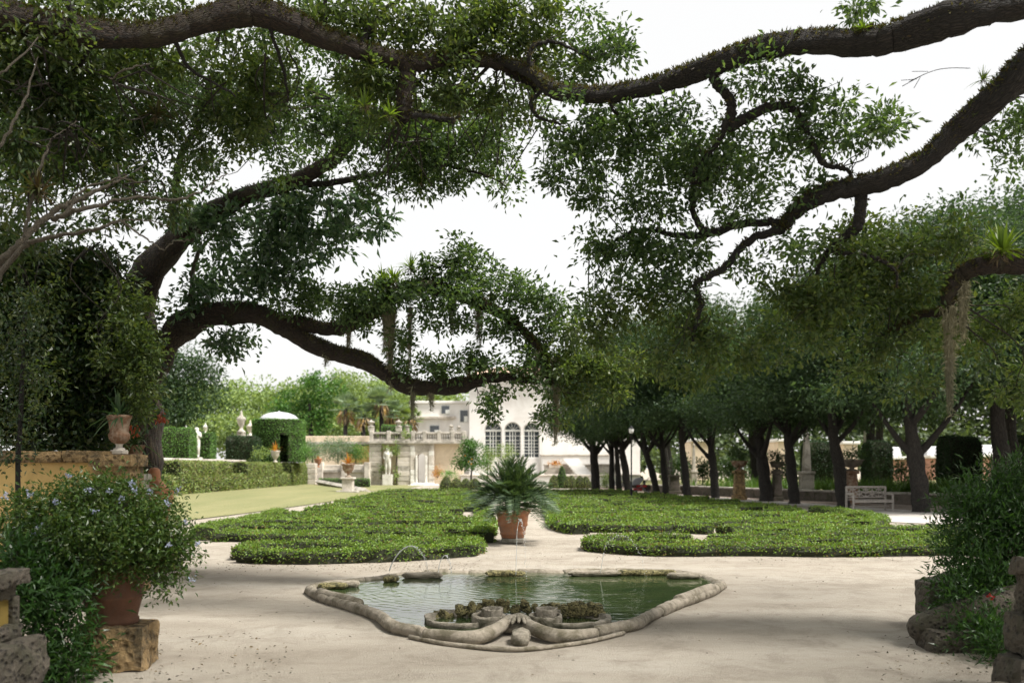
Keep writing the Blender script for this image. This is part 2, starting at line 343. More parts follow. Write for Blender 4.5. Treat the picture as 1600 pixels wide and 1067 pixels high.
def rock(c, size, sub=9, amp=.08, seed=0, rnd_=.35, rz=0):
    s_ = np.linspace(-1, 1, sub); U, W_ = np.meshgrid(s_, s_, indexing='ij'); mb_V = []; mb_F = []; n0 = 0
    for k in range(3):
        for sg in (-1, 1):
            X = [None]*3; i, j = [a for a in range(3) if a != k]; X[k] = np.full_like(U, sg); X[i] = U; X[j] = W_
            V = np.stack(X, -1).reshape(-1, 3); mb_V.append(V)
            a, b_ = np.meshgrid(np.arange(sub-1), np.arange(sub-1), indexing='ij'); q = np.stack([a*sub+b_, (a+1)*sub+b_, (a+1)*sub+b_+1, a*sub+b_+1], -1).reshape(-1, 4)
            mb_F.append((q if (sg > 0) != (k == 1) else q[:, ::-1])+n0); n0 += len(V)
    V = np.concatenate(mb_V); sph = V/np.linalg.norm(V, axis=1, keepdims=True)*1.15
    V = V*(1-rnd_)+sph*rnd_; sz = np.array(size)/2; W2 = V*sz; out = np.empty_like(W2)
    for q, v in enumerate(W2):
        f = mnoise.fractal(Vector((v[0]*5+seed*3.1, v[1]*5+seed, v[2]*5)), 1, 2, 5)
        g_ = mnoise.noise(Vector((v[0]*22+seed, v[1]*22, v[2]*22)))
        out[q] = v+sph[q]*(f*amp+g_*amp*.35)
    c_, s2 = math.cos(rz), math.sin(rz); out = np.stack([out[:, 0]*c_-out[:, 1]*s2, out[:, 0]*s2+out[:, 1]*c_, out[:, 2]], 1)
    return out+np.array(c), np.concatenate(mb_F)

# ------------------------------------------------------------------ foliage helpers
def rv(n): return unit(R.normal(size=(n, 3)))
def clad(mb, V, Q, dens, L, W, mat=1, lift=.02, spread=.8, up=0):        # leaves over the faces of a core mesh
    Q = np.asarray(Q); t_ = np.concatenate([Q[:, [0, 1, 2]], Q[:, [0, 2, 3]]]) if Q.shape[1] == 4 else Q
    a, b_, c_ = V[t_[:, 0]], V[t_[:, 1]], V[t_[:, 2]]; cr = np.cross(b_-a, c_-a); ar = np.linalg.norm(cr, axis=1)/2
    n = int(ar.sum()*dens); k = R.choice(len(t_), n, p=ar/ar.sum()); u, v = R.random(n), R.random(n); fl = u+v > 1; u[fl], v[fl] = 1-u[fl], 1-v[fl]
    p_ = a[k]+u[:, None]*(b_-a)[k]+v[:, None]*(c_-a)[k]; nr = unit(cr)[k]
    cen = V.mean(0); 
    nr = np.where((np.einsum('ij,ij->i', nr, p_-cen) < 0)[:, None] & (up == 0), -nr, nr)
    if up: nr = np.where((nr[:, 2] < 0)[:, None] & (np.abs(nr[:, 2:3]) > .7), -nr, nr)
    d = unit(nr*.55+R.normal(size=(n, 3))*spread*.6); p_ = p_+nr*R.normal(0, lift, (n, 1))-d*L*.35
    mb.leaves(p_, d, unit(nr+rv(n)*.8), L*R.uniform(.7, 1.3, n), W*R.uniform(.7, 1.3, n), mat); return mb
def sweep(path, width, height, z0=0., wob=.05, zs=None):
    p = np.array(path, float); tg = unit(np.gradient(p, axis=0)); nr = np.stack([-tg[:, 1], tg[:, 0]], 1); hw = width/2
    prof = [(-hw*.92, 0), (-hw, height*.45), (-hw*.95, height*.85), (-hw*.7, height), (0, height*1.02), (hw*.7, height), (hw*.95, height*.85), (hw, height*.45), (hw*.92, 0)]
    m_ = len(prof); V = np.zeros((len(p), m_, 3))
    for k, (a, z) in enumerate(prof):
        V[:, k, :2] = p+nr*(a*(1+R.normal(0, wob, (len(p), 1)))); V[:, k, 2] = z0+z*(1+R.normal(0, wob, len(p))*(z > 0))
    if zs is not None: V[:, :, 2] += np.array(zs)[:, None]
    i, j = np.meshgrid(np.arange(len(p)-1), np.arange(m_-1), indexing='ij')
    Q = np.stack([i*m_+j, (i+1)*m_+j, (i+1)*m_+j+1, i*m_+j+1], -1).reshape(-1, 4)
    ends = np.array([[0, 1, 7, 8], [1, 2, 6, 7], [2, 3, 5, 6]]); Q = np.concatenate([Q, ends, ends+(len(p)-1)*m_]); return V.reshape(-1, 3), Q
def boxcore(c, size, rz=0, n=5):
    a = np.array([math.cos(rz), math.sin(rz)])*size[0]/2; t_ = np.linspace(-1, 1, n)[:, None]
    return sweep(np.array(c[:2])+t_*a, size[1], size[2], c[2], .02)
def lathecore(prof, c, n=20):
    mb = MB(); mb.lathe(prof, c, n); return np.concatenate(mb.V), mb.F[0][0]
def clumpleaves(mb, clumps, L, W, sub_r, per, dens, mat=0, twigs=None, flat=.75, droop=.25, twig_src=None, twig_r=.008):
    """clumps: (centre, radii, density factor); leaves gather in small sprays so the outline is uneven and gappy"""
    Cs, subs, Os = [], [], []
    for cen, rad, k in clumps:
        nl = int(dens*k*math.pi*rad[0]*rad[2]/(L*W*.27)); ns = max(4, nl//per)
        q = rv(ns)*(R.random((ns, 1))**.42)*np.array(rad)*np.clip(R.normal(1, .13, (ns, 1)), .5, 1.5)+np.array(cen)
        subs.append(q); g = sub_r*R.uniform(.55, 1.4, (ns, 1, 1))
        of = R.normal(size=(ns, per, 3)); lp = q[:, None]+of*g*np.array([1, 1, flat]); Cs.append(lp.reshape(-1, 3)); Os.append(of.reshape(-1, 3))
    c_ = np.concatenate(Cs); S = np.concatenate(subs); n = len(c_)
    d = unit(unit(np.concatenate(Os))*.9+R.normal(size=(n, 3))*.5+np.array([0, 0, -droop])); nr = unit(R.normal(size=(n, 3))*.7+np.array([0, 0, .9]))
    mb.leaves(c_, d, nr, L*R.uniform(.5, 1.4, n), W*R.uniform(.6, 1.4, n), mat)
    if twigs is not None:
        src = np.array(twig_src)
        for (cen, rad, k), S1 in zip(clumps, subs):
            cen = np.array(cen); base = src[R.choice(np.argsort(((src-cen)**2).sum(1))[:10])]; dd = np.linalg.norm(cen-base)
            if dd > 2.2: base = cen+(base-cen)*2.2/dd
            net = []
            for q in range(2+int(3.5*max(rad[0], rad[2]))):
                tgt = cen+rv(1)[0]*R.uniform(.3, .95)*np.array(rad); o = base+R.normal(0, .08, 3)*A(1, .3, .3); l_ = np.linalg.norm(tgt-o)
                pth = spline([o, o+(tgt-o)*.35+R.normal(0, .10*l_, 3), o+(tgt-o)*.7+R.normal(0, .08*l_, 3), tgt], 3); twigs.tube(pth, np.linspace(twig_r*(1.1+l_*.8), twig_r*.5, len(pth)), 4, cap=False); net.append(pth[3:])
            net = np.concatenate(net)
            for q in S1[::2]:
                a = net[np.argmin(((net-q)**2).sum(1))]; twigs.tube(np.array([a, (a+q)/2+R.normal(0, .03, 3), q]), [twig_r*.5, twig_r*.4, twig_r*.25], 3, cap=False)
    return S
def rosette(mb, c, n, L, W, mat=0, up=(.2, 1.2), droop=.5):
    a = R.uniform(0, 6.283, n); e = R.uniform(*up, n); dr = np.stack([np.cos(a)*np.cos(e), np.sin(a)*np.cos(e), np.sin(e)], 1)
    mb.blades(np.repeat(np.array(c)[None], n, 0)+R.normal(0, L*.04, (n, 3)), dr, L*R.uniform(.7, 1.2, n), W, droop*R.uniform(.5, 1.3, n)*np.cos(e), 4, mat); return mb

# ================================================================== SETTING
gr = MB()
xs = np.concatenate([np.linspace(-400, -14, 8), np.linspace(-12, 12, 97), np.linspace(14, 400, 8)]); ys = np.concatenate([np.linspace(-60, 3, 6), np.linspace(3.5, 20, 80), np.linspace(22, 900, 14)])
X, Y = np.meshgrid(xs, ys, indexing='ij'); Z = np.zeros_like(X)
for i in range(len(xs)):
    for j in range(len(ys)):
        if abs(xs[i]) < 12 and 3 < ys[j] < 20: Z[i, j] = mnoise.fractal(Vector((xs[i]*.6, ys[j]*.9, 1)), 1, 2, 4)*.012
n1, n2 = len(xs), len(ys); i, j = np.meshgrid(np.arange(n1-1), np.arange(n2-1), indexing='ij')
gr.add(np.stack([X, Y, Z-.012], -1).reshape(-1, 3), np.stack([i*n2+j, (i+1)*n2+j, (i+1)*n2+j+1, i*n2+j+1], -1).reshape(-1, 4), 0, True)
struct(gr.build('ground', 'sand'))

def lawn_z(X_): return np.interp(X_, [-17, -15.5, -9], [.34, .30, .02])
lw = MB(); rows = []
edge = [(205, 822), (300, 812), (420, 797), (530, 781), (585, 770)]
ep = np.array([G(*e) for e in edge]); ep = spline(ep, 5); back = np.stack([np.full(len(ep), -16.6), np.linspace(20, 74, len(ep)), np.zeros(len(ep))], 1)
NT = 10
for k in range(NT):
    q = ep+(back-ep)*k/(NT-1); q[:, 2] = .015+.33*(k/(NT-1))**.8; rows.append(q)
V = np.stack(rows, 0); i, j = np.meshgrid(np.arange(NT-1), np.arange(len(ep)-1), indexing='ij'); m_ = len(ep)
lw.add(V.reshape(-1, 3), np.stack([i*m_+j, i*m_+j+1, (i+1)*m_+j+1, (i+1)*m_+j], -1).reshape(-1, 4), 0, True)
struct(lw.build('lawn', 'lawn'))
struct(sheet([(-8.2, 60, .006), (-8.2, 85, .006), (-14, 85, .006), (-14, 72, .006)]).build('lawn', 'lawn'))
struct(sheet([A(*G(1010, 773)[:2], .008), A(*G(1200, 786)[:2], .008), A(*G(1335, 797)[:2], .008), A(*G(1338, 813)[:2], .008), A(*G(1490, 820)[:2], .008), A(22, 27, .008), A(22, 31, .008), A(*G(1450, 799)[:2], .008), A(*G(1190, 781)[:2], .008), A(*G(1010, 769.5)[:2], .008)]).build('path', 'path_paving'))
struct(sheet([(6, 78, .004), (8, 60, .004), (12, 46, .004), (14, 38, .004), (16, 32, .004), (40, 30, .004), (40, 80, .004)]).build('soil', 'soil'))

# ------------------------------------------------------------------ fountain pool
ft = thing('fountain', 'low scalloped stone fountain pool with twin shell basins in the sandy court', 'fountain', (0.05, 11, 0))
fl = [(483, 926), (506, 939), (557, 955), (592, 968), (616, 985), (664, 996)]
fr = [(1128, 918), (1106, 931), (1052, 951), (1012, 970), (992, 981), (930, 994)]
bk = [(483, 926), (512, 917), (553, 912), (597, 908), (622, 902), (680, 898), (740, 899), (805, 897), (866, 899), (930, 896), (1000, 895), (1060, 899), (1095, 904), (1128, 918)]
def rim(path, npc, rad, zc, seed, lump=.10, mat='rim_stone', sq=1.):
    sp = spline([np.append(G(*p_)[:2], zc) for p_ in path], 18); ix = np.linspace(0, len(sp)-1, npc+1).astype(int)
    for k in range(npc):
        q = sp[ix[k]:ix[k+1]+1].copy(); q[0] += (q[1]-q[0])*.06; q[-1] += (q[-2]-q[-1])*.06
        r_ = rad*rnd.uniform(.92, 1.08)*np.ones(len(q)); r_[0] *= .9; r_[-1] *= .9
        mb = MB(); mb.tube(q, r_, 18, lump=lump, seed=seed*10+k, squash=sq); mb.V[0] += R.normal(0, .0035, mb.V[0].shape); mb.build('rim_stone', mat, ft)
rim(fl, 4, .062, .04, 1, .035); rim(fr, 4, .066, .04, 2, .035); rim(bk, 11, .085, .0, 3, .08)
# raised cheek stones at the two tips
for (x0, y0), (x1, y1) in (((500, 936), (560, 953)), ((1112, 928), (1060, 947))):
    mb = MB(); a, b_ = G(x0, y0), G(x1, y1); a[2] = b_[2] = .075; mb.tube(spline([a, (a*.5+b_*.5), b_], 6), .07, 12, lump=.06, seed=int(x0)); mb.build('rim_stone', 'rim_stone', ft)
# front scroll lips
for pts, sd_ in (([(664, 996), (690, 999), (720, 1002), (748, 1001), (775, 992), (797, 978)], 5), ([(930, 994), (900, 999), (872, 1000), (848, 995), (828, 986), (814, 977)], 6)):
    zz = [.05, .055, .06, .07, .09, .12]; sp = spline([np.append(G(p_[0], p_[1]+z_*170*.35)[:2], z_) for p_, z_ in zip(pts, zz)], 8)
    mb = MB(); mb.tube(sp, np.interp(np.linspace(0, 1, len(sp)), [0, .3, .7, 1], [.055, .066, .07, .05]), 14, lump=.04, seed=sd_); mb.build('scroll_lip', 'rim_stone', ft)
# low apron under the lips
ap = spline([G(*p_) for p_ in [(640, 996), (690, 1006), (745, 1012), (812, 1016), (880, 1009), (930, 1001), (975, 990)]], 6); ap[:, 2] = .01
MB().tube(ap, .022, 10, lump=.1, seed=9).build('apron', 'rim_stone', ft)
# shell basins: shallow bowls with a thick wall
def bowl(name, cx, cy, rx, ry, h, wall, seed, z0=.0, lobes=0, tilt=0):
    n = 40; a = np.arange(n)*2*math.pi/n; g = np.random.default_rng(seed); wob = 1+.03*np.sin(a*3+seed)+.02*np.sin(a*7)+(lobes*np.abs(np.sin(a*5)) if lobes else 0)
    prof = [(.86, 0), (.97, h*.35), (1.0, h*.7), (1.0, h*.93), (.985, h), (1-wall*.6, h*1.01), (1-wall, h*.96), (1-wall*1.1, h*.5), (.5, h*.35), (0.02, h*.33)]
    V = np.stack([np.stack([cx+rx*r_*wob*np.cos(a), cy+ry*r_*wob*np.sin(a), z0+z_+0*a+tilt*np.cos(a)*r_], -1) for r_, z_ in prof], 0)
    V += g.normal(0, .004, V.shape); i, j = np.meshgrid(np.arange(len(prof)-1), np.arange(n), indexing='ij'); j2 = (j+1) % n
    mb = MB(); mb.add(V.reshape(-1, 3), np.stack([i*n+j, i*n+j2, (i+1)*n+j2, (i+1)*n+j], -1).reshape(-1, 4), 0, True); return mb.build(name, 'shell_stone', ft)
bowl('shell_basin', -.50, 9.50, .42, .46, .10, .13, 1, 0, .03)
bowl('shell_basin', .60, 9.50, .42, .46, .10, .13, 2, 0, .03)
bowl('small_basin', -.245, 9.30, .17, .24, .15, .2, 3); bowl('small_basin', .345, 9.30, .17, .24, .15, .2, 4)
bowl('inner_bowl', -.20, 9.38, .11, .15, .20, .3, 5); bowl('inner_bowl', .36, 9.38, .11, .15, .20, .3, 6)
tufa = [(680, 972, 12, 14), (705, 976, 14, 16), (745, 964, 12, 16), (772, 957, 14, 12), (836, 960, 12, 14), (848, 958, 12, 10), (882, 966, 14, 16), (942, 972, 12, 12), (694, 975, 22, 20), (722, 972, 26, 24), (736, 968, 18, 26), (752, 958, 16, 12), (762, 958, 24, 14), (757, 950, 11, 10), (782, 962, 20, 22), (792, 962, 16, 22), (822, 962, 24, 22), (806, 960, 18, 10), (860, 960, 22, 14), (872, 962, 16, 16), (893, 968, 28, 26), (908, 966, 22, 24), (922, 968, 24, 22), (934, 969, 14, 18)]
for k, (x, y, w_, h_) in enumerate(tufa):
    D = 9.75 if y > 964 else 10.0; c_ = P(x, y-h_/2-4, D); s_ = D/F
    V, Q = rock(c_, (w_*s_*.66, .08, h_*s_*.8+.015), 11, .04, k, .7); MB().add(V, Q, 0, False).build('tufa_stone', 'mossy_tufa', ft)
mb = MB()      # central leaf crest and drop
for k in range(7):
    a = -1.2+k*.4; o_ = A(.065, 9.15, .13); e_ = A(.065+math.sin(a)*.17, 9.02-.10*math.cos(a), .13-.04*abs(math.sin(a))); mb.tube(spline([o_+A(0, .12, .02), (o_+e_)/2+A(0, 0, .04), e_], 4), [.02, .026, .03, .03, .03, .026, .022, .018, .01], 8, lump=.06, seed=k)
mb.build('leaf_crest', 'shell_stone', ft)
V, Q = rock(A(.075, 8.62, .03), (.17, .34, .16), 9, .02, 77, .75); MB().add(V, Q, 0, True).build('drop_ornament', 'shell_stone', ft)
V, Q = rock(A(.07, 9.25, .05), (.4, .5, .12), 9, .02, 78, .6); MB().add(V, Q, 0, True).build('scroll_bed', 'shell_stone', ft)
# yellow-mossed coping patches on the back edge
for k, (x, y, w_) in enumerate([(520, 919, 44), (545, 916, 30), (612, 908, 24), (660, 902, 60), (790, 899, 60), (930, 899, 80), (1010, 898, 90), (1070, 903, 50)]):
    c_ = G(x, y, .05); s_ = c_[1]/F
    V, Q = rock(c_+A(0, .02, .035), (w_*s_, .22, .075), 8, .02, k+30, .5); MB().add(V, Q, 0, False).build('mossy_coping', ['mossy_tufa', 'rim_stone'][k % 2], ft)
# water
wp = spline([G(*p_) for p_ in fl[:]+[(720, 1000), (805, 985), (880, 999)]+fr[::-1]+bk[::-1][1:-1]], 3); wp[:, 2] = .045
struct(sheet(wp).build('water', 'pool_water'))
# jets
for (lab, pts, r_) in (("tall white water jet arcing in front of the left hedge bed", [(608, 892), (613, 879), (622, 865), (632, 856), (643, 853), (653, 857), (660, 866), (666, 880), (669, 897)], .010),
                       ("short water jet looping low beside the tall left jet", [(684, 902), (687, 880), (693, 869), (697, 868), (701, 874), (704, 884), (706, 902)], .007),
                       ("narrow upright water jet crossing in front of the terracotta palm pot", [(806, 898), (807, 860), (808, 830), (811, 814), (814, 813), (817, 824), (820, 846), (822, 900)], .0065),
                       ("thin water jet falling into the green right end of the pool", [(938, 896), (945, 858), (956, 842), (970, 836), (985, 842), (998, 862), (1006, 885), (1015, 915), (1020, 925)], .005)):
    sp = spline([P(x, y, 13.3) for x, y in pts], 12); L_ = len(sp); mb = MB(); cut = L_*(.62 if r_ > .006 else .12)
    jt = thing('water_jet', lab, 'water jet', sp[0], 'jets of the fountain pool'); mb.tube(sp[:int(cut)], r_*R.uniform(.45, 1.1, int(cut)), 6); mb.build('stream', 'jet_water', jt); mb = MB()
    for q in sp[int(cut*.8):]:
        for _ in range(2 if r_ > .006 else 1):
            c_ = q+R.normal(0, .010, 3); e_ = R.uniform(.003, .008); mb.lathe([(.0005, -e_*1.5), (e_*.8, 0), (.0005, e_*1.5)], c_, 5)
    stuff(mb.build('droplets', 'jet_water', jt))
# leaf litter and pebbles
n = 420; mb = MB(); px = np.stack([R.uniform(-6, 6, n), R.uniform(5.5, 18, n), np.full(n, .004)], 1)
d = rv(n); d[:, 2] *= .2; mb.leaves(px, d, A(0, 0, 1)+R.normal(0, .3, (n, 3)), R.uniform(.012, .045, n), R.uniform(.008, .022, n)); 
near = np.concatenate([np.array([A(*G(x, y)[:2], .006) for x, y in zip(R.uniform(150, 460, 160), R.uniform(985, 1065, 160))]), np.array([A(*G(x, y)[:2], .006) for x, y in zip(R.uniform(1370, 1560, 120), R.uniform(990, 1065, 120))]),
      np.array([A(*G(x, y)[:2], .006) for x, y in zip(R.uniform(340, 760, 420), R.normal(885, 5, 420))]), np.array([A(*G(x, y)[:2], .006) for x, y in zip(R.uniform(930, 1480, 520), R.normal(868, 5, 520))])])
d = rv(len(near)); d[:, 2] *= .2; mb.leaves(near, d, A(0, 0, 1)+R.normal(0, .3, (len(near), 3)), R.uniform(.015, .05, len(near)), R.uniform(.01, .028, len(near)))
stuff(tag(mb.build('fallen_leaves', 'fallen_leaf'), 'small brown leaves scattered over the pale sand', 'leaves'))

# ------------------------------------------------------------------ parterre hedge beds
def hedge_row(parent, path, width, height, dens, L, dry=.08, name='hedge_row'):
    V, Q = sweep(path, width*.86, height*.9, 0, .11); mb = MB(); mb.add(V, Q, 0)
    tri = V[Q]; nz_ = np.cross(tri[:, 1]-tri[:, 0], tri[:, 3]-tri[:, 0]); up_ = np.abs(unit(nz_)[:, 2]) > .5; low = tri[:, :, 2].max(1) < height*.5
    clad(mb, V, Q[up_], dens*(1-dry), L, L*.6, 1, .03, 1., 1); clad(mb, V, Q[~up_ & ~low], dens*.36, L, L*.6, 1, .03, 1., 1)
    clad(mb, V, Q[low], dens*.10, L, L*.55, 1, .03, 1., 1); clad(mb, V, Q[low], dens*.10, L, L*.5, 2, .03, 1., 1); clad(mb, V, Q[up_], dens*dry, L, L*.6, 2, .03, 1., 1)
    return mb.build(name, ['hedge_core', 'box_leaf', 'box_leaf_dry'], parent)
def xrow(x0, x1, y, amp=.25, ph=None, step=.35):
    n = max(6, int(abs(x1-x0)/step)); xx = np.linspace(x0, x1, n); ph = rnd.uniform(0, 6.28) if ph is None else ph
    return np.stack([xx, y+amp*np.sin((xx-x0)*.9+ph)+.12*np.sin((xx-x0)*2.3+ph*2)+R.normal(0, .05, n)], 1)
def bed_rows(parent, yf, yb, left, right, h, first_sp, grow, dens, L, gap=.6, wd=.42):
    y = yf; k = 0
    while y < yb:
        x0, x1 = left(y), right(y); cuts = [x0]
        while cuts[-1] < x1-1.6: cuts.append(min(x1, cuts[-1]+rnd.uniform(2.2, 5.5)))
        if cuts[-1] < x1: cuts[-1] = x1
        f = max(.12, min(1, (19/y)**1.5)); 
        for a, b_ in zip(cuts[:-1], cuts[1:]):
            g = rnd.uniform(.2, 1.1) if rnd.random() < gap else -.1
            hedge_row(parent, xrow(a, b_-g, y+rnd.uniform(-.25, .25), rnd.uniform(.2, .5)), wd*rnd.uniform(.85, 1.35)*(1+(y-20)*.006), h*rnd.uniform(.88, 1.1), dens*f, L*(1+.55*(1-f)*2), .09)
            if rnd.random() < .22 and y < 45:      # short links between the rows
                xx = rnd.uniform(a, b_); hedge_row(parent, np.stack([np.linspace(xx, xx+rnd.uniform(-1, 1), 6), np.linspace(y, y+first_sp, 6)], 1), wd*.9, h*.95, dens*f, L*(1+.55*(1-f)*2), .09)
        y += first_sp*rnd.uniform(.85, 1.2)+grow*(y-yf); k += 1
BL = .05
b1 = thing('hedge_bed', 'small low hedge bed behind the pool at left, with a blunt left end', 'hedge', (-2.8, 17, 0), 'clipped hedge beds of the parterre')
hedge_row(b1, spline([(-4.75, 16.0), (-3.8, 15.75), (-2.6, 16.0), (-1.6, 16.5), (-.75, 17.1)], 5), 0.446, 0.218, 2600, BL)
hedge_row(b1, spline([(-4.85, 16.3), (-4.9, 17.2), (-4.2, 17.8), (-3.1, 17.5)], 5), 0.396, 0.218, 2600, BL)
hedge_row(b1, spline([(-3.0, 16.9), (-2.3, 17.2), (-1.6, 17.6), (-.8, 17.9)], 5), 0.432, 0.218, 2400, BL)
hedge_row(b1, spline([(-.8, 17.2), (-.7, 17.9), (-.95, 18.6), (-2.0, 18.4), (-3.2, 18.2)], 5), 0.36, 0.227, 2400, BL)
hedge_row(b1, spline([(-2.6, 16.3), (-2.4, 16.7), (-2.0, 17.0)], 4), 0.396, 0.202, 2400, BL)
b2 = thing('hedge_bed', 'long low hedge bed left of the palm pot, running back beside the lawn', 'hedge', (-4, 35, 0), 'clipped hedge beds of the parterre')
bed_rows(b2, 20.2, 64, lambda y: -7.0-.035*(y-20) if y > 21.8 else -6.7, lambda y: -.85-.028*(y-20), .185, 1.55, .035, 1700, BL)
hedge_row(b2, spline([(-.66, 20.0), (-.72, 24), (-.95, 30), (-1.2, 40), (-1.7, 55), (-2.0, 64)], 6), .62, .25, 560, .09)
hedge_row(b2, spline([(-7.0, 20.6), (-7.3, 22), (-7.2, 25), (-7.6, 30)], 6), .6, .28, 1700, BL)
b3 = thing('hedge_bed', 'low hedge bed right of the pool, nearest to the camera and thinly patched', 'hedge', (4, 18, 0), 'clipped hedge beds of the parterre')
hedge_row(b3, spline([(1.62, 18.1), (2.3, 17.4), (3.2, 17.1), (4.6, 17.1), (6.2, 17.0), (7.8, 17.3), (9.4, 17.4)], 5), 0.475, 0.193, 2300, BL, .2)
hedge_row(b3, spline([(1.6, 18.0), (1.75, 18.9), (2.6, 19.5), (3.8, 19.3)], 5), 0.432, 0.218, 2300, BL, .1)
hedge_row(b3, spline([(2.6, 18.3), (3.6, 18.1), (4.8, 18.3), (5.8, 18.0)], 5), 0.396, 0.193, 2300, BL, .12)
hedge_row(b3, spline([(4.2, 19.4), (5.4, 18.9), (7, 18.8), (9.6, 18.9)], 5), 0.432, 0.21, 2200, BL, .1)
hedge_row(b3, spline([(5.0, 20.3), (6.6, 20.1), (8, 20.2), (10.3, 20.4)], 5), 0.432, 0.218, 2100, BL, .08)
hedge_row(b3, spline([(5.6, 21.4), (7.4, 21.2), (9, 21.5), (10.9, 21.8)], 5), .45, .24, 2100, BL, .08)
hedge_row(b3, spline([(6.6, 18.1), (8, 18.1), (9.6, 18.1)], 5), 0.36, 0.193, 2100, BL, .1)
b4 = thing('hedge_bed', 'long low hedge bed right of the palm pot, running back along the avenue of trees', 'hedge', (5, 35, 0), 'clipped hedge beds of the parterre')
bed_rows(b4, 22.9, 62, lambda y: 1.25+.010*(y-22), lambda y: np.interp(y, [23, 27, 30, 42, 62], [9.0, 10.4, 10.9, 10.0, 7.0]), .185, 1.55, .035, 1700, BL, .4)
hedge_row(b4, spline([(1.7, 22.6), (1.3, 24.5), (1.35, 28), (1.5, 36), (1.7, 48), (1.8, 62)], 6), .62, .24, 560, .09)
hedge_row(b4, spline([(9.2, 23.9), (10.5, 26), (11.1, 29), (11.0, 33)], 6), .55, .24, 1200, .06, .03)

# ------------------------------------------------------------------ potted palm on the axis
pp = G(801, 847)
base = thing('terracotta_pot', 'large banded terracotta pot on a stone slab in the middle of the sandy path', 'pot', pp)
MB().box(pp+A(0, 0, .05), (.50, .50, .10), 0, .02).build('stone_slab', 'grey_stone', base)
MB().lathe([(0, 0.1), (0.24, 0.1), (0.255, 0.121), (0.26, 0.163), (0.275, 0.174), (0.285, 0.195), (0.275, 0.226), (0.285, 0.258), (0.305, 0.352), (0.33, 0.373), (0.335, 0.405), (0.325, 0.425), (0.345, 0.573), (0.36, 0.625), (0.385, 0.646), (0.395, 0.688), (0.385, 0.73), (0.35, 0.73), (0.34, 0.667), (0, 0.646)], pp, 36).build('bowl', 'terracotta', base)
for k in range(4): 
    a = k*1.57+.5; MB().lathe([(.001, -.05), (.025, -.03), (.03, 0), (.02, .03), (.001, .04)], pp+A(math.cos(a)*.345, math.sin(a)*.345, .5), 8).build('boss', 'terracotta', base)
palm = thing('potted_palm', 'spreading dark green palm with stiff fronds growing in the terracotta pot', 'palm', pp+A(0, 0, .66))
fm = MB(); st = MB()
for k in range(150):
    a = R.uniform(0, 6.283); e = 1.4*R.random()**1.2+.10; ln = R.uniform(.75, 1.1)*(1.1-.12*e); o_ = pp+A(R.normal(0, .06), R.normal(0, .06), .72+R.uniform(0, .36))
    hd = A(math.cos(a)*math.cos(e), math.sin(a)*math.cos(e), math.sin(e)); ts = np.linspace(0, 1, 7)
    pth = o_+hd*ln*ts[:, None]+A(0, 0, -1)*(ln*.40*ts**2)[:, None]*max(.3, math.cos(e)); st.tube(pth, np.linspace(.009, .003, 7), 4)
    tt = np.repeat(np.linspace(.25, 1, 22), 2); bp = np.stack([np.interp(tt, ts, pth[:, q]) for q in range(3)], 1); tg = unit(np.gradient(pth, axis=0)[np.clip((tt*6).astype(int), 0, 6)])
    sdv = unit(np.cross(tg, A(0, 0, 1)+.001)); sg = np.tile([1, -1], 22)[:, None]; d = unit(tg*.75+sdv*sg*.75+A(0, 0, .2)+R.normal(0, .1, (44, 3)))
    fm.leaves(bp, d, unit(np.cross(tg, sdv)*1.0+R.normal(0, .2, (44, 3))), (.17+.09*np.sin(tt*3.1)), .022, 0, .04)
fm.build('frond', 'palm_leaf', palm); st.build('leaf_stalk', 'palm_leaf', palm)
MB().tube([pp+A(0, 0, .6), pp+A(0, 0, .95)], [.10, .06], 8, lump=.2).build('trunk', 'oak_bark', palm)

# ------------------------------------------------------------------ avenue trees on the right
def crown_mesh(seed, rad, z0, z1, nl, L, W, mat, name):
    global R
    keep = R; R = np.random.default_rng(seed); mb = MB(); cl = []
    for k in range(26):
        a = R.uniform(0, 6.283); r_ = rad*math.sqrt(R.random())*.8; z = R.uniform(z0+.8, z1-1.2); sq = 1-.55*max(0, (z-(z0+z1)/2)/((z1-z0)/2))**1.5
        cl.append((A(r_*math.cos(a)*sq, r_*math.sin(a)*sq, z), A(rad*.34, rad*.34, (z1-z0)*.15)*R.uniform(.75, 1.25), 1))
    for k in range(12):
        a = k*.5236+R.uniform(-.2, .2); cl.append((A(rad*.75*math.cos(a), rad*.75*math.sin(a), z0+R.uniform(.4, 1.6)), A(rad*.3, rad*.3, .6), .9))
    clumpleaves(mb, cl, L, W, .28, 26, nl); R = keep
    me = mb.build(name, mat); d = me.data; bpy.data.objects.remove(me); return d
CR = [crown_mesh(100+k, 4.0, 3.75, 10.9, .95, .15, .085, 'avenue_leaf', 'crown') for k in range(3)]
AV = [  # base px, base py, trunk px width, px lean of the top at y=690, label
 (1440, 800, 27, -16, 'thickest avenue tree, just right of the wooden bench, with two low forks'),
 (1318, 793, 19, -16, 'avenue tree just left of the wooden bench, trunk leaning left'),
 (1241, 787, 17, -10, 'avenue tree right of the stone obelisk gap, curved slim trunk'),
 (1198, 783, 20, -12, 'avenue tree with a thick low branch forking to the left'),
 (1118, 778, 13, -8, 'straight avenue tree with a thin fork, alone in a gap of the row'),
 (1074, 776, 12, -9, 'avenue tree leaning left, fifth from the bench end of the row'),
 (1040, 773.5, 10, -6, 'slim upright avenue tree behind the leaning pair near the stroller'),
 (1026, 773, 11, -20, 'avenue tree leaning strongly left beside the parked stroller'),
 (981, 768.5, 12, -10, 'avenue tree leaning left right behind the black lamp post'),
 (967, 767.5, 9, -4, 'thin avenue tree, middle of the close trio at the far end'),
 (956, 767.3, 9, 0, 'thin straight avenue tree, left of the close trio at the far end'),
 (931, 766, 14, -4, 'lone avenue tree with a flared foot at the house end of the row')]
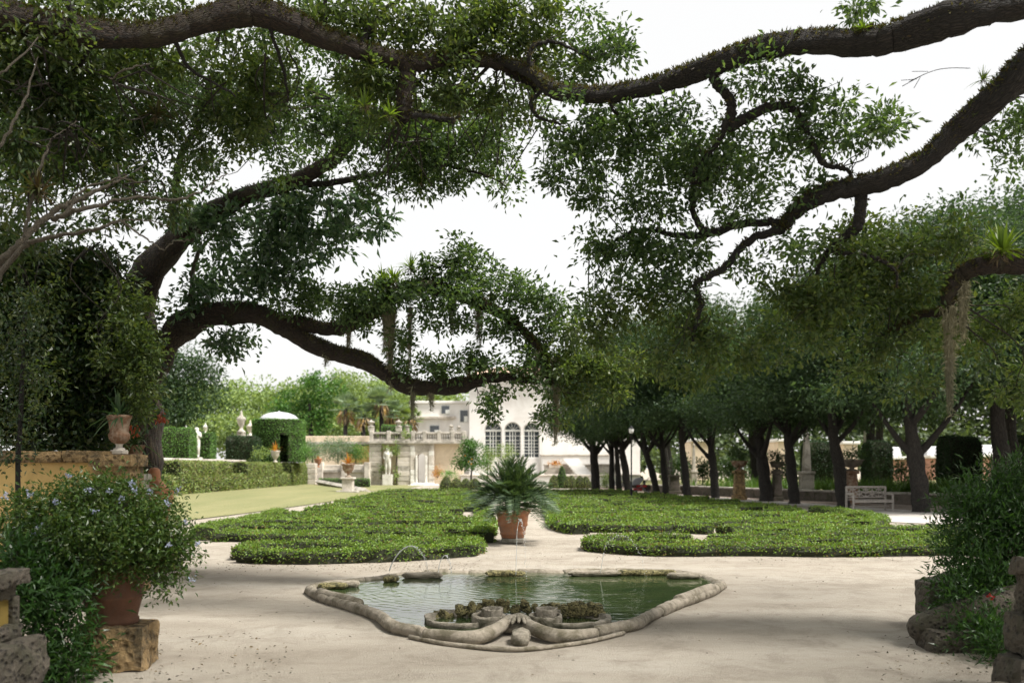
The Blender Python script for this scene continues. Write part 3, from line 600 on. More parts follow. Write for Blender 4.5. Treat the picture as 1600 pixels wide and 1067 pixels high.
for k, (x, y, wpx, ln, lab) in enumerate(AV):
    g = G(x, y); s_ = g[1]/F; r_ = wpx*s_/2; lean = ln*s_
    tr = thing('avenue_tree', lab, 'tree', g, 'avenue of dark trees beside the right hedge bed')
    top = A(lean, 0, 3.4); pth = spline([g+A(0, 0, -.1), g+A(.02*lean, 0, .25), g+A(lean*.35, .05, 1.4), g+A(lean*.85, 0, 2.6), g+A(lean*1.2, .1, 4.4), g+A(lean*1.3, 0, 6.5)], 6)
    rr = r_*np.interp(np.linspace(0, 1, len(pth)), [0, .05, .2, .5, .75, 1], [1.5, 1.25, 1.0, .92, .6, .25])
    tk = MB().tube(pth, rr, 14, lump=.09, seed=k).build('trunk', 'avenue_bark', tr)
    for q in range(4):
        a = rnd.uniform(0, 6.28); 
        if k in (0, 3, 4) and q == 0: a = math.pi
        if k == 0 and q == 1: a = 0
        zz = rnd.uniform(2.4, 3.3) if q > 1 or k not in (0, 3, 4) else 2.0; b0 = g+A(lean*zz/3, 0, zz); e1 = A(math.cos(a), math.sin(a), 0); l_ = rnd.uniform(1.6, 3)
        MB().tube(spline([b0, b0+e1*.4*l_+A(0, 0, .45*l_), b0+e1*l_*.85+A(0, 0, l_*1.1)], 5), np.linspace(r_*.5, r_*.15, 11), 9, lump=.1, seed=k*7+q).build('branch', 'avenue_bark', tk)
    c_ = link('crown', CR[k % 3], tr); c_.location = (lean*1.1, 0, rnd.uniform(-.2, .25)); c_.rotation_euler[2] = rnd.uniform(0, 6.28); sc_ = rnd.uniform(.92, 1.08); c_.scale = (sc_, sc_, sc_*rnd.uniform(.92, 1.05))
BT = [(16.5, 62, 1.05, 'dark evergreen tree behind the middle of the avenue'), (23, 58, 1.2, 'tall dark tree behind the avenue, above the stone obelisk'), (27.5, 50, 1.3, 'tall tree behind the avenue right of the bench'), (24.5, 41, 1.18, 'dark tree rising above the clipped hedge blocks at right'),
      (33, 60, 1.6, 'tallest pale topped tree at the far right edge behind the avenue'), (21.0, 33.0, 1.1, 'dark tree at the right edge behind the narrow leaved shrub'), (12.5, 74, 1.0, 'far tree filling the gap above the stroller'), (14.5, 84, 1.25, 'rounded tree top showing above the avenue near the house'), (18.6, 34.6, 1.12, 'dark tree standing before the clipped hedge blocks at the right edge'), (22.5, 41, 1.38, 'tall dark tree filling the right edge above the hooked limb'), (30, 74, 1.5, 'broad far tree behind the avenue, right of centre')]
for k, (x, y, s_, lab) in enumerate(BT):
    tr = thing('background_tree', lab, 'tree', (x, y, 0), 'trees behind the avenue')
    MB().tube(spline([A(x, y, -.1), A(x+.1, y, 1.5), A(x-.15, y, 3.5), A(x, y, 6)], 5), np.linspace(.38, .15, 16)*s_, 12, lump=.1, seed=k).build('trunk', 'avenue_bark', tr)
    c_ = link('crown', CR[(k+1) % 3], tr); c_.rotation_euler[2] = k*1.3; c_.scale = (s_, s_, s_)

# ------------------------------------------------------------------ bench, lamp post, stroller
bg_ = G(1366, 799); bench = thing('bench', 'weathered grey wooden bench with lattice back under the avenue trees', 'bench', bg_)
bx, by = bg_[0], bg_[1]+.1; W2 = .78
def L3(u, v, z): c_, s_ = math.cos(.12), math.sin(.12); return A(bx+u*c_-v*s_, by+u*s_+v*c_, z)
def bpart(name, a, b_, wd, th, par=None): 
    a, b_ = L3(*a), L3(*b_); mid = (a+b_)/2; d = b_-a; ln = np.linalg.norm(d); mb = MB()
    if abs(d[2]) > .9*ln: mb.box(mid, (wd, th, ln), .12, .006)
    else:
        mb.box((0, 0, 0), (ln, th, wd), 0, .006); V = mb.V[0]; ux = d/ln; uy = A(-math.sin(.12), math.cos(.12), 0); uy = unit(uy-ux*np.dot(uy, ux)); uz = np.cross(ux, uy)
        mb.V[0] = V[:, :1]*ux+V[:, 1:2]*uy+V[:, 2:]*uz+mid; mb.T[0] = mb.V[0]
    return mb.build(name, 'teak', par or bench)
for u in (-W2, W2): bpart('leg', (u, 0, 0), (u, 0, .62), .065, .065); bpart('leg', (u, .52, 0), (u, .56, .93), .065, .065); bpart('armrest', (u, -.04, .64), (u, .54, .66), .03, .07); bpart('side_rail', (u, 0, .36), (u, .52, .36), .07, .03)
seat = bpart('seat', (-W2, -.005, .37), (W2, -.005, .37), .08, .03); bpart('stretcher', (-W2, .26, .18), (W2, .26, .18), .04, .04)
for k in range(6): bpart('seat_slat', (-W2, .02+k*.085, .43), (W2, .02+k*.085, .43), .02, .07, seat)
bk_ = bpart('backrest', (-W2, .55, .91), (W2, .55, .91), .07, .035); bpart('back_rail', (-W2, .54, .52), (W2, .54, .52), .05, .03, bk_)
for u in (-.52, -.26, 0, .26, .52): bpart('back_post', (u, .55, .52), (u, .55, .90), .03, .03, bk_)
for k in range(6):
    u0, u1 = -W2+k*.26, -W2+(k+1)*.26; f = 1 if k % 2 else -1
    for z0_ in (.53, .655, .78): bpart('lattice_bar', (u0, .545, z0_ if f > 0 else z0_+.12), (u1, .545, z0_+.12 if f > 0 else z0_), .028, .02, bk_)
    bpart('lattice_bar', (u0, .56, .89 if f > 0 else .55), (u1, .56, .55 if f > 0 else .89), .028, .02, bk_)
lg = G(986.5, 781); lp = thing('lamp_post', 'slim black lamp post with a small pale lamp beside the right hedge bed', 'lamp post', lg)
MB().lathe([(.0, 0), (.11, 0), (.11, .06), (.07, .1), (.06, .5), (.075, .52), (.04, .58), (.035, 3.3), (.055, 3.32), (.055, 3.36), (.0, 3.36)], lg, 12).build('pole', 'dark_metal', lp)
MB().lathe([(.05, 3.36), (.10, 3.4), (.13, 3.55), (.10, 3.62), (.0, 3.64)], lg, 14).build('lamp', 'lamp_glass', lp)
MB().lathe([(.15, 3.62), (.09, 3.68), (.03, 3.74), (.0, 3.76)], lg, 14).build('cap', 'dark_metal', lp)
sg = G(1001, 772); sx, sy = sg[0], sg[1]; stl = thing('stroller', 'grey hooded baby stroller with red fabric parked between the avenue trunks', 'stroller', sg)
mb = MB(); n = 16; th = np.linspace(-.3, 2.2, 9); ww = np.linspace(-.26, .26, 6)
V = np.array([[(sx-.08-.42*math.cos(a), sy+w_, .66+.38*math.sin(a)*(1-abs(w_)*.4)) for w_ in ww] for a in th]); i, j = np.meshgrid(np.arange(8), np.arange(5), indexing='ij')
mb.add(V.reshape(-1, 3), np.stack([i*6+j, i*6+j+1, (i+1)*6+j+1, (i+1)*6+j], -1).reshape(-1, 4), 0, True); mb.build('hood', 'grey_fabric', stl)
for w_ in (-.26, .26): MB().add(np.array([(sx-.08, sy+w_, .62)]+[(sx-.08-.42*math.cos(a), sy+w_, .66+.38*math.sin(a)*.9) for a in th]), np.array([[0, k, k+1] for k in range(1, 9)])).build('hood_side', 'grey_fabric', stl)
MB().box((sx+.05, sy, .5), (.62, .44, .16), 0, .06).build('seat', 'red_fabric', stl); MB().box((sx-.18, sy, .3), (.5, .4, .14), 0, .04).build('basket', 'red_fabric', stl)
MB().box((sx+.22, sy, .68), (.1, .4, .34), 0, .04).build('footmuff', 'black_rubber', stl)
for u in (-.36, .4):
    for v in (-.24, .24):
        a = np.linspace(0, 6.283, 15); wh = MB(); wh.tube(np.stack([sx+u+.13*np.cos(a), np.full(15, sy+v), .15+.13*np.sin(a)], 1), .022, 6); wo = wh.build('wheel', 'black_rubber', stl); MB().tube([A(sx+u, sy+v-.03, .15), A(sx+u, sy+v+.03, .15)], .05, 10).build('hub', 'grey_fabric', wo)
for v in (-.22, .22):
    MB().tube([A(sx-.36, sy+v, .15), A(sx+.1, sy+v, .6), A(sx+.5, sy+v, 1.0)], .014, 6).build('frame_tube', 'grey_fabric', stl); MB().tube([A(sx+.4, sy+v, .15), A(sx-.1, sy+v, .62)], .014, 6).build('frame_tube', 'grey_fabric', stl)
MB().tube([A(sx+.5, sy-.22, 1.0), A(sx+.54, sy, 1.02), A(sx+.5, sy+.22, 1.0)], .018, 6).build('handle', 'black_rubber', stl)

# ------------------------------------------------------------------ right terrace: low wall, pedestals, planters, hedges
lwp = [(9.3, 60), (13.6, 48), (16.6, 42), (19.2, 38.4), (24, 36)]
rw = thing('terrace_wall', 'long low dark stone wall behind the avenue trees and the bench', 'wall', (16, 43, 0))
for (a, b_) in zip(lwp[:-1], lwp[1:]):
    a, b_ = A(*a), A(*b_); d = b_-a; ln = np.linalg.norm(d); n = max(1, int(ln/1.1)); rz = math.atan2(d[1], d[0])
    for k in range(n):
        c_ = a+d*(k+.5)/n
        MB().box(A(*c_, .22), (ln/n-.015, .4, .44), rz, .02).build('stone_block', 'wall_stone', rw)
        MB().box(A(*c_, .49), (ln/n-.008, .5, .09), rz, .02).build('coping', 'grey_stone', rw)
struct(sheet([(9.6, 60.3, .40), (13.9, 48.3, .40), (16.9, 42.3, .40), (19.5, 38.7, .40), (24, 36.3, .40), (60, 36, .42), (60, 90, .42), (9.6, 90, .42)]).build('lawn', 'lawn'))
def pedestal(x, y, D, wpx, ytop, name, lab, mat, urn=None, parts=True, group='carved pedestals along the terrace wall'):
    zb = 0.0; s_ = D/F; X = (x-800)*s_; zt = CH-(ytop-HY)*s_; w_ = wpx*s_; th_ = thing(name, lab, 'pedestal', (X, D, zb), group)
    MB().box(A(X, D, .12), (w_*1.2, w_*1.2, .24), 0, .03).build('plinth', mat, th_)
    MB().box(A(X, D, (.24+zt*.9)/2), (w_, w_, zt*.9-.24), 0, .04, taper=.82).build('shaft', mat, th_)
    MB().box(A(X, D, zt*.95), (w_*1.1, w_*1.1, zt*.1), 0, .02).build('cap', mat, th_); return A(X, D, zt)
def planter(c, r_, h_, lab, mat, leaf, lr, lh, n, L, W, cat='planter', pname='urn'):
    th_ = thing(pname, lab, cat, c)
    MB().lathe([(0, 0), (r_*.5, 0), (r_*.5, h_*.08), (r_*.22, h_*.16), (r_*.2, h_*.24), (r_*.55, h_*.36), (r_*.85, h_*.6), (r_*.92, h_*.85), (r_*1.1, h_*.95), (r_*1.08, h_), (r_*.9, h_), (0, h_*.95)], c, 28, flute=.03, fn=14, frange=(h_*.3, h_*.7)).build('bowl', mat, th_)
    return th_
p1 = pedestal(1155, 770, 46, 17, 735, 'stone_pedestal', 'golden stone pedestal carved with a grotesque, left of the forked avenue tree', 'coral_stone')
planter(p1, .42, .5, 'wide stone bowl of leafy plants on the golden pedestal', 'old_terracotta', None, 0, 0, 0, 0, 0)
p2 = pedestal(1214, 770, 44.5, 14, 735, 'stone_pedestal', 'dark mossy pedestal between the two central avenue trunks', 'wall_stone')
planter(p2, .36, .45, 'dark planter bowl on the mossy pedestal between two trunks', 'wall_stone', None, 0, 0, 0, 0, 0)
p3 = pedestal(1331, 780, 41, 16, 735, 'stone_pedestal', 'tall brown carved pedestal right behind the left arm of the bench', 'old_terracotta')
planter(p3, .5, .5, 'broad planter bowl on the brown pedestal behind the bench', 'wall_stone', None, 0, 0, 0, 0, 0)
p4 = pedestal(1053, 770, 56, 17, 742, 'stone_pedestal', 'mossy stone pedestal beside the avenue tree near the stroller', 'wall_stone')
def mop(c, r_, h_, lab, leaf, name='potted_shrub'):
    th_ = thing(name, lab, 'plant', c, 'plants in the avenue planters'); mb = MB(); clumpleaves(mb, [(c+A(0, 0, h_*.5), A(r_, r_, h_*.6), 1.6)], .12, .05, .1, 12, 1.2, droop=0); mb.build('foliage', leaf, th_)
    MB().tube([c+A(0, 0, -.05), c+A(0, 0, h_*.5)], [.03, .02], 6).build('stem', 'twig_bark', th_)
mop(p1+A(0, 0, .48), .55, .7, 'leafy plant spreading over the bowl of the golden pedestal', 'avenue_leaf')
mop(p2+A(0, 0, .43), .45, .5, 'dark rounded plant in the bowl between two trunks', 'clip_leaf_dark')
mop(p3+A(0, 0, .48), .62, .45, 'flat topped dark plant in the bowl behind the bench', 'avenue_leaf')
def obelisk(x, ytop, ybase, D, wpx, lab, mat, name='obelisk'):
    s_ = D/F; X = (x-800)*s_; zt = CH-(ytop-HY)*s_; zb = .4; w_ = wpx*s_; th_ = thing(name, lab, 'obelisk', (X, D, zb), 'stone shafts beyond the avenue')
    MB().box(A(X, D, zb+.45), (w_, w_, .9), 0, .03).build('plinth', mat, th_); MB().box(A(X, D, zb+.98), (w_*1.15, w_*1.15, .14), 0, .02).build('moulding', mat, th_)
    MB().box(A(X, D, (zb+1.05+zt)/2), (w_*.62, w_*.62, zt-zb-1.05), 0, .02, taper=.55).build('shaft', mat, th_)
    MB().lathe([(w_*.1, zt), (w_*.2, zt+.1), (w_*.14, zt+.25), (0, zt+.32)], A(X, D, 0), 10).build('finial', mat, th_)
obelisk(1260, 676, 765, 47, 19, 'pale stone obelisk between two avenue trunks left of the bench', 'grey_stone')
obelisk(1351, 680, 740, 58, 10, 'slim white stone column seen behind the planter above the bench', 'pale_stone')
obelisk(1556, 682, 735, 48, 15, 'grey stone column right of the clipped hedge block at the right edge', 'grey_stone')
obelisk(1084, 700, 760, 60, 9, 'thin pinkish stone shaft beside the straight avenue tree', 'pale_stone')
def hedge_block(x0, x1, ytop, D, dep, lab, mat, zb=.4, dens=420, L=.10, cat='hedge', group='clipped hedge blocks'):
    c_, s_ = prect(x0, ytop, x1, HY, D, dep, zb); th_ = thing('clipped_hedge', lab, cat, (c_[0], c_[1], zb), group)
    V, Q = boxcore(A(c_[0], c_[1], zb), (s_[0]*.97, s_[1], s_[2]*.98), 0, 6); mb = MB(); mb.add(V, Q, 0); clad(mb, V, Q, dens, L, L*.55, 1, .03, .8); mb.build('foliage', ['hedge_core', mat], th_); return th_
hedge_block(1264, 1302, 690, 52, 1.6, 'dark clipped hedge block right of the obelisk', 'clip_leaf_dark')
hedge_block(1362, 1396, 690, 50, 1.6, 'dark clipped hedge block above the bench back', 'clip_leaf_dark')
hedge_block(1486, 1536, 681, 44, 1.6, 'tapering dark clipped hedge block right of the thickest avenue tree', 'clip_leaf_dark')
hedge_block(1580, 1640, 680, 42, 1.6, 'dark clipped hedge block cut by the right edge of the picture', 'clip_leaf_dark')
def shrub_b(x, y, rx, ry, D, lab):
    c_ = P(x, y, D); s_ = D/F; th_ = thing('shrub', lab, 'shrub', (c_[0], c_[1], .4), 'dark bushes beyond the avenue'); mb = MB(); c_[2] = max(c_[2], .4+ry*s_*.7)
    clumpleaves(mb, [(c_, A(rx*s_, rx*s_*.8, ry*s_), 1.2), (A(c_[0], c_[1], .4+(c_[2]-.4)*.5), A(rx*s_, rx*s_*.8, (c_[2]-.4)*.6), 1.2)], .2, .11, .2, 14, 1.3, droop=0); mb.build('foliage', 'avenue_leaf', th_); MB().tube([A(c_[0], c_[1], .35), c_], [.07, .03], 6).build('stem', 'twig_bark', th_)
def tufts(lab, pts, L, W, n, mat='grass_blade', name='strap_leaf_plants'):
    mb = MB()
    for q in pts: rosette(mb, q, n, L, W, 0, (.5, 1.4), .35)
    o_ = mb.build(name, mat); tag(o_, lab, 'plants', None, 'stuff')
u_ = R.uniform(.4, 4, 330)
tq = np.stack([np.interp(u_, range(5), [p_[0] for p_ in lwp])+R.uniform(.3, 2.6, 330), np.interp(u_, range(5), [p_[1] for p_ in lwp])+R.uniform(.8, 3.5, 330)], 1)
tufts('bank of green strap leaved plants behind the low terrace wall', [A(*q, .4) for q in tq], .85, .035, 16)
for k, (x, y, rx, ry, D, lab) in enumerate([(1066, 725, 16, 14, 70, 'dark bush behind the leaning avenue pair'), (1098, 728, 14, 16, 66, 'dark bush left of the straight avenue tree'), (1145, 722, 18, 14, 70, 'rounded dark bush behind the golden pedestal'), (1180, 718, 14, 18, 72, 'dark bush behind the forked avenue tree'), (1222, 730, 14, 10, 62, 'low dark bush between the two central trunks'), (1305, 722, 14, 14, 66, 'dark bush left of the bench planter'), (1408, 730, 16, 10, 62, 'low dark bush right above the bench'), (1470, 728, 16, 10, 60, 'low dark bush right of the thickest avenue tree'), (1560, 722, 18, 14, 60, 'dark bush behind the grey column at the right edge')]): shrub_b(x, y, rx, ry, D, lab)
# far brick and white terrace buildings glimpsed under the crowns
for k, (x0, x1, y0, D, mat, lab) in enumerate([(1396, 1420, 718, 84, 'brick_far', 'low brick red garden building glimpsed left of the thickest trunk'), (1455, 1484, 716, 88, 'brick_far', 'low brick red garden building glimpsed right of the thickest trunk'), (1534, 1585, 714, 86, 'brick_far', 'brick red parapet behind the grey column at the right edge'), (1216, 1236, 690, 92, 'cream_plaster', 'cream garden pavilion wall glimpsed between the central trunks'), (1318, 1340, 694, 92, 'cream_plaster', 'cream garden wall glimpsed left of the bench'), (1080, 1110, 690, 92, 'cream_plaster', 'cream wall piece glimpsed behind the straight avenue tree')]):
    c_, s_ = prect(x0, y0, x1, HY, D, 4, .35); th_ = thing('garden_building', lab, 'building', (c_[0], c_[1], .35)); MB().box(c_, s_, 0, .05).build('wall', mat, th_)
    MB().box(c_+A(0, 0, s_[2]/2+.15), (s_[0]+.4, s_[1]+.4, .3), 0, .05).build('cornice', 'white_plaster', th_)
    if 'brick' in mat: MB().box(c_+A(0, .6, s_[2]/2+.75), (s_[0]*.9, s_[1]*.7, .9), 0, .1, taper=.8).build('roof', 'dome_lead', th_)

# ------------------------------------------------------------------ far left terrace: hedges, coping, statue, gazebo
hd = thing('castellated_hedge', 'long clipped hedge with square notches along the back of the lawn', 'hedge', (-16.2, 56, .3))
V, Q = sweep(np.stack([np.full(30, -16.6), np.linspace(39, 73, 30)], 1), 1.0, .9, .3, .02); mb = MB(); mb.add(V, Q, 0); clad(mb, V, Q, 260, .13, .07, 1, .03, .8, 1); mb.build('hedge_base', ['hedge_core', 'clip_leaf_olive'], hd)
for (ya, yb_) in ((36.5, 41.5), (44.2, 52.5), (55.5, 64), (66.5, 73.2)):
    V, Q = sweep(np.stack([np.full(8, -16.65), np.linspace(ya, yb_, 8)], 1), 1.04, .78, 1.14, .02); mb = MB(); mb.add(V, Q, 0); clad(mb, V, Q, 420, .1, .055, 1, .03, .8, 1); mb.build('hedge_merlon', ['hedge_core', 'clip_leaf_olive'], hd)
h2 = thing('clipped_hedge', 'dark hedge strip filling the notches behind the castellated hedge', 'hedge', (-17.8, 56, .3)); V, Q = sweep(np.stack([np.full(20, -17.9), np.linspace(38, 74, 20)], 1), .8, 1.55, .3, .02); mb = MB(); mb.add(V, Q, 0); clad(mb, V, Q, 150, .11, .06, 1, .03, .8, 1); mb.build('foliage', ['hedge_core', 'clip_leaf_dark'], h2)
struct(sheet([(-19.2, 36, 2.05), (-19.2, 80, 2.05), (-60, 80, 2.05), (-60, 36, 2.05)]).build('terrace', 'lawn'))
tw = thing('terrace_wall', 'pale stone retaining wall with coping above the notched hedge', 'wall', (-19, 56, 0))
for k in range(14): MB().box(A(-19, 39.3+k*2.6, 1.0), (.4, 2.58, 2.0), 0, .02).build('stone_block', 'pale_stone', tw); MB().box(A(-19, 39.3+k*2.6, 2.08), (.6, 2.59, .16), 0, .03).build('coping', 'pale_stone', tw)
hedge_block(196, 296, 668, 58, 1.5, 'tall pale green clipped hedge wall at left behind the terracotta bust', 'clip_leaf', 2.05, 420)
hedge_block(352, 396, 681, 64, 2.0, 'dark clipped hedge cube between the white statue and the round gazebo', 'clip_leaf_dark', 2.05, 420)
hedge_block(296, 308, 672, 66, 1.5, 'narrow dark hedge end behind the white statue', 'clip_leaf_dark', 2.05, 420)
hedge_block(314, 327, 676, 63, 1.5, 'narrow bright hedge post right of the white statue', 'clip_leaf', 2.05, 420)
gz = P(436, 720, 68); gz[2] = 2.05; gaz = thing('gazebo', 'round garden pavilion wrapped in clipped green ivy with a pale dome', 'gazebo', gz)
a = np.linspace(-math.pi/2+.16, 1.5*math.pi-.16-.0, 40); Rg = 1.86     # ring wall with a doorway towards the viewer
def ring(a0, a1, z0, z1, n=30, r_=Rg):
    aa = np.linspace(a0, a1, n); ins = r_-.35; V = np.concatenate([np.stack([gz[0]+rr_*np.cos(aa), gz[1]+rr_*np.sin(aa), np.full(n, gz[2]+zz)], 1) for rr_, zz in ((r_, z0), (r_, (z0+z1)/2), (r_, z1), (ins, z1), (ins, z0))])
    Q = [[k*n+j, k*n+j+1, (k+1)*n+j+1, (k+1)*n+j] for k in range(4) for j in range(n-1)]; return V, np.array(Q)
for (z0, z1, a0, a1, r_) in ((0, 2.3, -math.pi/2+.62, 1.5*math.pi+.28, Rg), (2.0, 3.1, 0, 2*math.pi, Rg+.03)):
    V, Q = ring(a0, a1, z0, z1, 40, r_); mb = MB(); mb.add(V, Q, 0); clad(mb, V, Q, 420, .11, .06, 1, .03, .8); mb.build('ivy_wall', ['hedge_core', 'clip_leaf'], gaz)
MB().lathe([(1.45, 3.05), (1.40, 3.25), (1.15, 3.48), (.75, 3.64), (.3, 3.72), (.06, 3.74), (.05, 3.8), (0, 3.82)], gz, 32).build('dome', 'dome_lead', gaz)

def figure(name, lab, cat, base, H, mat, joints, edges, rad, group=None, plinth=None):
    th_ = thing(name, lab, cat, base, group); zp = 0
    if plinth: MB().box(base+A(0, 0, plinth[1]/2), (plinth[0], plinth[0], plinth[1]), 0, .02).build('plinth', mat, th_); zp = plinth[1]
    me = bpy.data.meshes.new('body'); me.from_pydata([tuple(np.array(j)*H+A(0, 0, zp)) for j in joints], edges, []); o_ = link('body', me, th_); me.materials.append(MATS[mat])
    sm = o_.modifiers.new('skin', 'SKIN'); sm.use_smooth_shade = True
    for k, r_ in enumerate(rad): me.skin_vertices[0].data[k].radius = (r_*H, r_*H*.85)
    me.skin_vertices[0].data[0].use_root = True
    sb = o_.modifiers.new('sub', 'SUBSURF'); sb.levels = 2; sb.render_levels = 2; return th_
J = [(0, 0, .52), (0.01, 0, .62), (.0, 0, .74), (0, 0, .82), (0, 0, .87), (.01, 0, .93), (.01, 0, .985), (-.055, 0, .46), (-.06, -.02, .26), (-.055, 0, .04), (-.06, -.05, .015), (.05, 0, .46), (.07, -.04, .27), (.06, 0, .05), (.07, -.05, .015), (-.11, 0, .79), (-.15, -.01, .64), (-.10, -.09, .56), (.11, 0, .79), (.155, -.02, .66), (.10, -.08, .75)]
E = [(0, 1), (1, 2), (2, 3), (3, 4), (4, 5), (5, 6), (0, 7), (7, 8), (8, 9), (9, 10), (0, 11), (11, 12), (12, 13), (13, 14), (3, 15), (15, 16), (16, 17), (3, 18), (18, 19), (19, 20)]
RD = [.085, .07, .085, .07, .032, .05, .035, .055, .038, .025, .02, .055, .038, .025, .02, .036, .026, .02, .036, .026, .02]
b_ = P(307, 720, 60); b_[2] = 2.16; figure('statue', 'white marble figure standing on the terrace wall among the clipped hedges', 'statue', b_, 2.0, 'white_marble', J, E, [r_*1.7 for r_ in RD], None, (.6, .15))
def finial(c, h_, w_, lab, mat, parts=3, name='stone_finial', group='stone finials of the garden walls'):
    th_ = thing(name, lab, 'finial', c, group); MB().box(c+A(0, 0, h_*.2), (w_*.8, w_*.8, h_*.4), 0, .02).build('block', mat, th_)
    MB().lathe([(0, .38*h_), (w_*.5, .40*h_), (w_*.5, .44*h_), (w_*.2, .5*h_), (w_*.18, .55*h_), (w_*.4, .64*h_), (w_*.5, .74*h_), (w_*.56, .77*h_), (w_*.5, .8*h_), (w_*.2, .86*h_), (w_*.12, .92*h_), (w_*.14, .95*h_), (0, h_)], c, 18).build('urn', mat, th_)
def fin_at(x, ytop, ybase, D, wpx, lab, mat='grey_stone'): c_ = P(x, ybase, D); finial(c_, (ybase-ytop)*D/F, wpx*D/F, lab, mat)
fin_at(377, 641, 700, 84, 13, 'tallest stone urn tower behind the dark hedge cube', 'grey_stone'); fin_at(391, 656, 700, 80, 11, 'shorter stone urn post left of the round gazebo', 'pale_stone')
fin_at(288, 660, 690, 70, 9, 'pale bust shaped finial above the hedge wall left of the statue', 'white_marble'); fin_at(321, 660, 690, 74, 7, 'small pale finial above the hedge right of the statue', 'white_marble')
def urn_plant(x, ytop, ybase, D, wpx, lab_u, lab_p, matu, matp, L, n=26, zb=None):
    c_ = P(x, ybase, D); s_ = D/F; h_ = (ybase-ytop)*s_; planter(c_, wpx*s_/2, h_, lab_u, matu, None, 0, 0, 0, 0, 0, 'urn', 'urn')
    th_ = thing('bromeliad', lab_p, 'plant', c_+A(0, 0, h_*.95), 'bromeliads and strap leaved plants in urns'); mb = MB(); rosette(mb, c_+A(0, 0, h_*.95), n, L, L*.13, 0, (.3, 1.4), .4); mb.build('leaf_rosette', matp, th_)
urn_plant(430, 704, 722, 62, 14, 'white urn on the terrace wall in front of the gazebo doorway', 'orange leaved bromeliad in the white urn by the gazebo', 'pale_stone', 'brom_orange', .75)
urn_plant(497, 716, 730, 74, 12, 'terracotta bowl on the low wall right of the hedge end', 'small dark plant in the bowl right of the hedge end', 'terracotta', 'brom_orange', .3)
# grey shrubs in front of the far yellow wall
def shrub(x, y, rx, ry, D, lab, leaf, L=.16, W=.06, dens=1.6, name='shrub', dep=None, group=None, sub=.16, k=1):
    c_ = P(x, y, D); s_ = D/F; th_ = thing(name, lab, 'shrub', (c_[0], c_[1], c_[2]-ry*s_), group); mb = MB(); clumpleaves(mb, [(c_, A(rx*s_, dep or rx*s_*.8, ry*s_), k)], L, W, sub, 14, dens, droop=.0); mb.build('foliage', leaf, th_)
    MB().tube([A(c_[0], c_[1], c_[2]-ry*s_), c_], [.06, .03], 6).build('stem', 'twig_bark', th_); return th_
shrub(528, 702, 28, 22, 82, 'grey green bush in front of the far yellow wall', 'blue_palm_leaf'); shrub(556, 708, 18, 16, 82.5, 'round green bush against the far yellow wall panel', 'clip_leaf'); shrub(488, 705, 20, 18, 80, 'smaller grey green bush beside the gazebo', 'blue_palm_leaf'); shrub(404, 708, 12, 10, 60, 'light green bush left of the gazebo doorway', 'far_leaf'); shrub(478, 708, 12, 12, 66, 'light green bush at the right foot of the gazebo', 'clip_leaf')

# ------------------------------------------------------------------ far garden wall with niche, gate and balustrade (85 m)
DW = 85.; sW = DW/F
fw = thing('garden_wall', 'cream garden wall with stone piers, statue niche, arched gate and balustrade', 'wall', (P(640, 757, DW)[0], DW, 0))
def wbox(name, x0, y0, x1, y1, dep, mat, off=0., zb=None, ch=.03): c_, s_ = prect(x0, y0, x1, y1, DW+off, dep, zb); return MB().box(c_, s_, 0, ch).build(name, mat, fw)
def courses(x0, x1, y0, y1, n, off, dep, mats):
    for k in range(n): 
        ya, yb_ = y0+(y1-y0)*k/n, y0+(y1-y0)*(k+1)/n; o2 = rnd.uniform(-.03, .03); wbox('stone_block', x0+rnd.uniform(-.4, .2), ya+.1, x1+rnd.uniform(-.2, .4), yb_-.1, dep, rnd.choice(mats), off+o2)
courses(577, 596, 690, 759, 9, -.35, 1.2, ['pale_stone', 'grey_stone', 'pale_stone']); courses(621, 641, 690, 759, 9, -.35, 1.2, ['pale_stone', 'grey_stone', 'pale_stone'])
wbox('niche_back', 596, 690, 621, 759, .5, 'cream_plaster', .35); wbox('cornice', 574, 689, 724, 693, 1.6, 'grey_stone', -.55)
wbox('wall_panel', 678, 693, 724, 756, .8, 'cream_plaster', .15); wbox('wall_panel', 472, 697, 577, 757, .6, 'cream_plaster', .6); wbox('coping', 470, 690, 577, 694, 1.0, 'grey_stone', .4); wbox('wall_panel', 472, 681, 577, 690, .6, 'cream_plaster', .8)
wbox('wall_panel', 545, 697, 577, 722, .1, 'yellow_plaster', .45)
def arch_wall(parent, x0, x1, ytop, ybase, ax0, ax1, yspring, D, dep, mat, name='arch'):
    s_ = D/F; cx = (ax0+ax1)/2; r_ = (ax1-ax0)/2; n = 14; mb = MB(); V = []; Q = []
    aa = np.linspace(math.pi, 0, n); lo = [(x0, ybase), (x0, ytop)]; 
    cols = [((ax0, ybase), (ax0, yspring))]
    for (xa, ya), (xb, yb_), (xc, yc), (xd, yd) in [((x0, ybase), (ax0, ybase), (ax0, ytop), (x0, ytop)), ((ax1, ybase), (x1, ybase), (x1, ytop), (ax1, ytop))]+[((cx+r_*math.cos(a0), yspring-r_*math.sin(a0)), (cx+r_*math.cos(a1), yspring-r_*math.sin(a1)), (cx+r_*math.cos(a1), ytop), (cx+r_*math.cos(a0), ytop)) for a0, a1 in zip(aa[:-1], aa[1:])]:
        f_ = [P(q[0], q[1], D) for q in ((xa, ya), (xb, yb_), (xc, yc), (xd, yd))]; bk_ = [q+A(0, dep, 0) for q in f_]; n0 = len(V); V += f_+bk_
        Q += [[n0, n0+1, n0+2, n0+3], [n0+4, n0+7, n0+6, n0+5], [n0, n0+4, n0+5, n0+1], [n0+1, n0+5, n0+6, n0+2], [n0+2, n0+6, n0+7, n0+3], [n0+3, n0+7, n0+4, n0]]
    mb.add(np.array(V), np.array(Q)); return mb.build(name, mat, parent)
